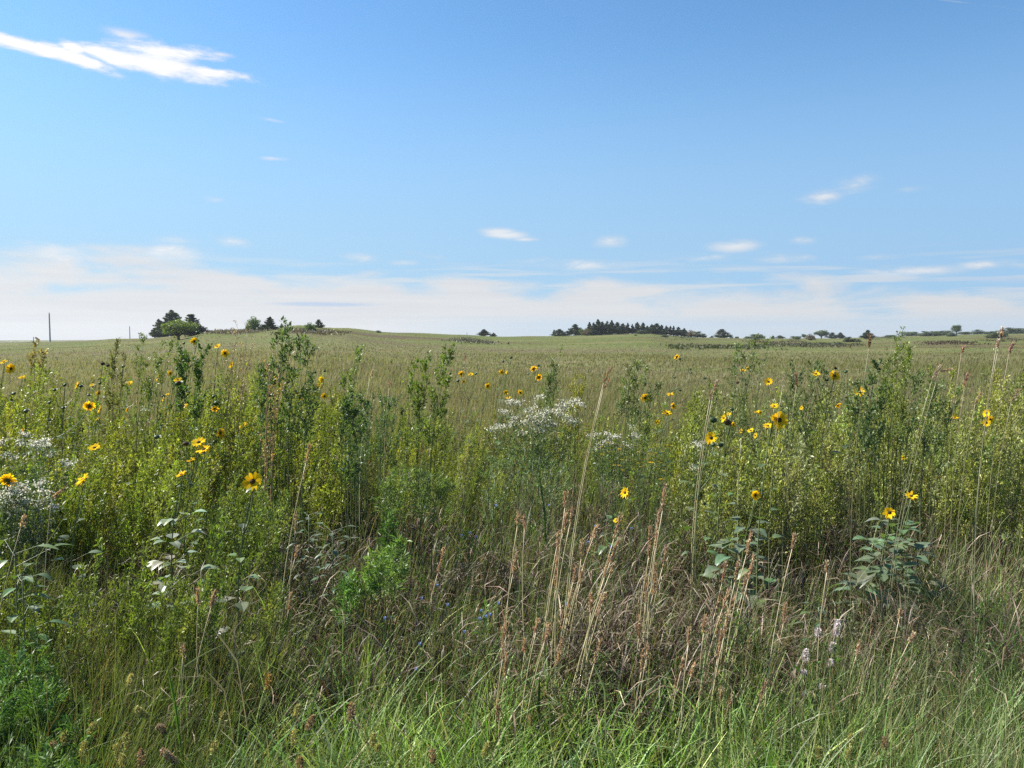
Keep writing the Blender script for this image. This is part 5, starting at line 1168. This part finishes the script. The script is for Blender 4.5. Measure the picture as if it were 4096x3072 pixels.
tallc('faint reddish plume before the centre of the field', 5, 1735, 375, 60, 6.4, 1850, .010, (.40, .24, .15), (.2, 0, 1))
tallc('tan grass head leaning right over the white flowers at left', 4, 480, 1500, 140, 3.7, 150, .014, (.40, .27, .19), (1, 0, .9))
tallc('pale bare stalk leaning left by the dark-eyed leafy sunflower', 6, 1880, 980, 130, 4.6, 2990, .006, (.32, .3, .2), (-.4, 0, 1))

# ---- bristly yellow-green seed heads in the near grass
FX = [(11, 1215, 810, 130, 'pale bent bristly seed head, highest at lower left'), (11, 795, 960, 130, 'upright bristly head above the left bottom group'), (11, 560, 1040, 120, 'slim upright bristly head at bottom left'), (11, 720, 1140, 130, 'bristly head right of the slim upright one'), (11, 1100, 1075, 150, 'large yellow-green bristly head at bottom left'),
      (11, 1020, 1160, 140, 'bristly head touching the large yellow-green one'), (11, 1220, 1210, 130, 'broad tan-green bristly head at the bottom edge'), (11, 1850, 1120, 110, 'small bristly head in the green grass at lower left centre'), (11, 1120, 540, 110, 'faint bristly head high in the shaded grass'), (11, 440, 1150, 160, 'pinkish bristly head at the left bottom'), (11, 1450, 1185, 170, 'drooping pink-tan seed head at the bottom edge'),
      (11, 1390, 950, 90, 'small tan bristly head above the drooping one'), (11, 1925, 850, 60, 'tiny bristly head at lower left centre'), (11, 1060, 1240, 120, 'bristly head lowest in the left bottom group'), (12, 350, 810, 120, 'green bristly head leaning right in lush grass'), (12, 465, 910, 130, 'tan-green bristly head in lush grass'), (12, 105, 550, 130, 'golden foxtail head above the lush grass'),
      (12, 330, 1040, 130, 'dim bristly head under the leaning green one'), (12, 825, 810, 150, 'tan feathery head among arching blades'), (12, 1525, 1200, 110, 'small tan head at the bottom centre'), (12, 1985, 1140, 130, 'green bristly head at the bottom centre'), (12, 380, 1260, 110, 'russet bristly head at the bottom edge'), (12, 1050, 1130, 60, 'tiny pale head in the bottom centre grass'), (12, 1010, 1060, 100, 'upright greenish head among bottom centre blades'),
      (14, 710, 1060, 90, 'yellow-green bristly head at the bottom right'), (14, 1010, 1090, 100, 'tan bristly head at the bottom right'), (14, 440, 1170, 90, 'pale green bristly head at the right bottom edge'), (14, 700, 1180, 90, 'low bristly head under the yellow-green one at right')]
for r, X, Y, S, lb in FX:
    px, py = Z(r, X, Y); d = float(np.interp(py, [2650, 3050], [2.95, 2.45])); p = ptd(px, py, d); L = S / 2.16 / F * d
    base = np.array([p[0] - .05, d, float(gz(p[0], d))]); t = p - base
    e = empty('foxtail_grass', base, lb, 'grass stalk', 'bristly seed heads in the near grass')
    g = G(); g.tube(curve((0, 0, 0), t, 6, (-.02, 0, 0))[None], np.full((1, 6), .0013), [[.12, .16, .06]], 3); g.build('stem', M_STEM, e)
    ax = np.array([.7, 0, -.6]) if 'drooping' in lb or 'bent' in lb else np.array([R.normal() * .25, 0, 1.]); ax /= np.linalg.norm(ax)
    n = int(90 + S * .8); u = R.uniform(-.5, .5, n); rr = .0062 * np.sqrt(np.maximum(1 - (2 * u) ** 2, .05)); dv = R.normal(size=(n, 3)); dv /= np.linalg.norm(dv, axis=1, keepdims=True)
    col = (.30, .22, .14) if any(k in lb for k in ('tan', 'russet', 'pink')) else (.34, .36, .13)
    if 'golden' in lb: col = (.34, .24, .07)
    f = G(); f.leaves(t + ax * (u * L)[:, None] + dv * rr[:, None], dv + ax * .9, .011, .0045, mix_cols(n, [col, np.minimum(np.array(col) * 1.7, .6)], [2, 1], .15)); f.build('seed_head', M_SEED, e)
    CAPS.append((px, py, 14, d))

# ---- single long bent stems that cross the near grass
LB = [('long pink-tan stem lying across the dark gap at right', 4.0, (8, 1225, 1225), (8, 1990, 685), .004, (.40, .24, .18)), ('pale arched blade ending at the same tip as the long pink-tan stem', 4.0, (8, 1650, 800), (8, 1960, 695), .004, (.36, .30, .22)),
      ('bright green-white stem rising right in the lower right corner', 2.7, (14, 950, 1290), (14, 1620, 240), .006, (.20, .24, .13)), ('tan stem sloping right below the bright stem at lower right', 2.6, (14, 1000, 1250), (14, 1740, 610), .006, (.26, .2, .12)),
      ('thinner green stem left of the bright stem at lower right', 2.7, (14, 740, 1290), (14, 1260, 480), .005, (.22, .24, .14)), ('pinkish tilted stub of stem at lower left centre', 2.8, (11, 2050, 380), (11, 1830, 80), .006, (.42, .32, .26)),
      ('second tilted pale stub below the pinkish one', 2.8, (11, 1940, 630), (11, 1750, 430), .005, (.42, .34, .24)), ('tan broken stem lying in the lush grass', 2.7, (12, 940, 970), (12, 740, 860), .006, (.42, .3, .2)),
      ('second tan broken stem right of the first in the lush grass', 2.7, (12, 1320, 1030), (12, 1120, 900), .006, (.42, .33, .22)), ('long olive stalk leaning right at the left edge', 3.4, (1, 120, 960), (1, 720, 30), .004, (.26, .26, .08)),
      ('upright yellow stem standing at the left edge', 3.2, (1, 95, 1280), (1, 40, 640), .0045, (.26, .27, .08)), ('pale bowed blade near the lower left centre', 2.8, (11, 1590, 420), (11, 1930, 230), .005, (.34, .36, .22)),
      ('broad upright green blade at lower left', 2.7, (11, 1520, 800), (11, 1450, 440), .012, (.14, .24, .05)), ('broad dark green blade between the tall rust stems', 3.0, (13, 215, 1150), (13, 240, 500), .014, (.06, .11, .03)),
      ('broad blue-green blade left of the longest stalk', 5.0, (6, 270, 1650), (6, 220, 1330), .014, (.08, .14, .05)), ('bright green-white blade above lush grass centre', 2.9, (12, 470, 830), (12, 700, 0), .007, (.2, .26, .12)),
      ('pale broad blade pointing up left in the bottom centre grass', 2.7, (13, 800, 620), (13, 700, 400), .006, (.3, .34, .18)), ('long pale blade lying in the bottom centre', 2.6, (13, 850, 1170), (13, 560, 1070), .007, (.26, .32, .18))]
for lb, d, a, b, w, c in LB:
    p0 = ptd(*Z(*a), d); p1 = ptd(*Z(*b), d)
    gz0 = float(gz(p0[0], d)); root = np.array([p0[0] - (p1[0] - p0[0]) * .5, d + .05, gz0])
    e = empty('grass_stem', root, lb, 'grass stalk', 'single long stems crossing the near grass')
    path = np.concatenate([curve(root, p0, 5)[:-1], curve(p0, p1, 8, (0, 0, .03 * np.linalg.norm(p1 - p0)))]) - root; K = len(path)
    g = G(); g.strip(path[None], [[.5, .1, .8]] if abs(p1[0] - p0[0]) < abs(p1[2] - p0[2]) * .2 and False else np.cross(p1 - p0, [0, 1., 0])[None], (np.interp(np.linspace(0, 1, K), [0, .4, .8, 1], [.6, 1, .8, .2]) * w)[None], [c])
    g.tube((path + np.array([0, .0008, 0]))[None], np.full((1, K), w * .16), [np.array(c) * .9], 4)
    g.build('blade', M_GRASS, e)
vegetation()
# ---- thin air between the eye and the far trees
def haze():
    me = bpy.data.meshes.new('haze'); v = [(x, y, z) for x in (-700, 700) for y in (-60, 900) for z in (-18, 16)]
    me.from_pydata(v, [], [(0, 1, 3, 2), (4, 6, 7, 5), (0, 4, 5, 1), (2, 3, 7, 6), (0, 2, 6, 4), (1, 5, 7, 3)])
    m = bpy.data.materials.new('haze_air'); m.use_nodes = True; nt = m.node_tree; nt.nodes.clear()
    o = nt.nodes.new('ShaderNodeOutputMaterial'); pv = nt.nodes.new('ShaderNodeVolumePrincipled')
    pv.inputs['Color'].default_value = (.86, .92, 1, 1); pv.inputs['Density'].default_value = .00015; pv.inputs['Anisotropy'].default_value = .3
    nt.links.new(pv.outputs[0], o.inputs['Volume']); me.materials.append(m)
    ob = bpy.data.objects.new('haze', me); COL.objects.link(ob); tag(ob, 'thin summer haze over the far hills', 'haze', kind='stuff')
haze()
scene.cycles.volume_bounces = 0
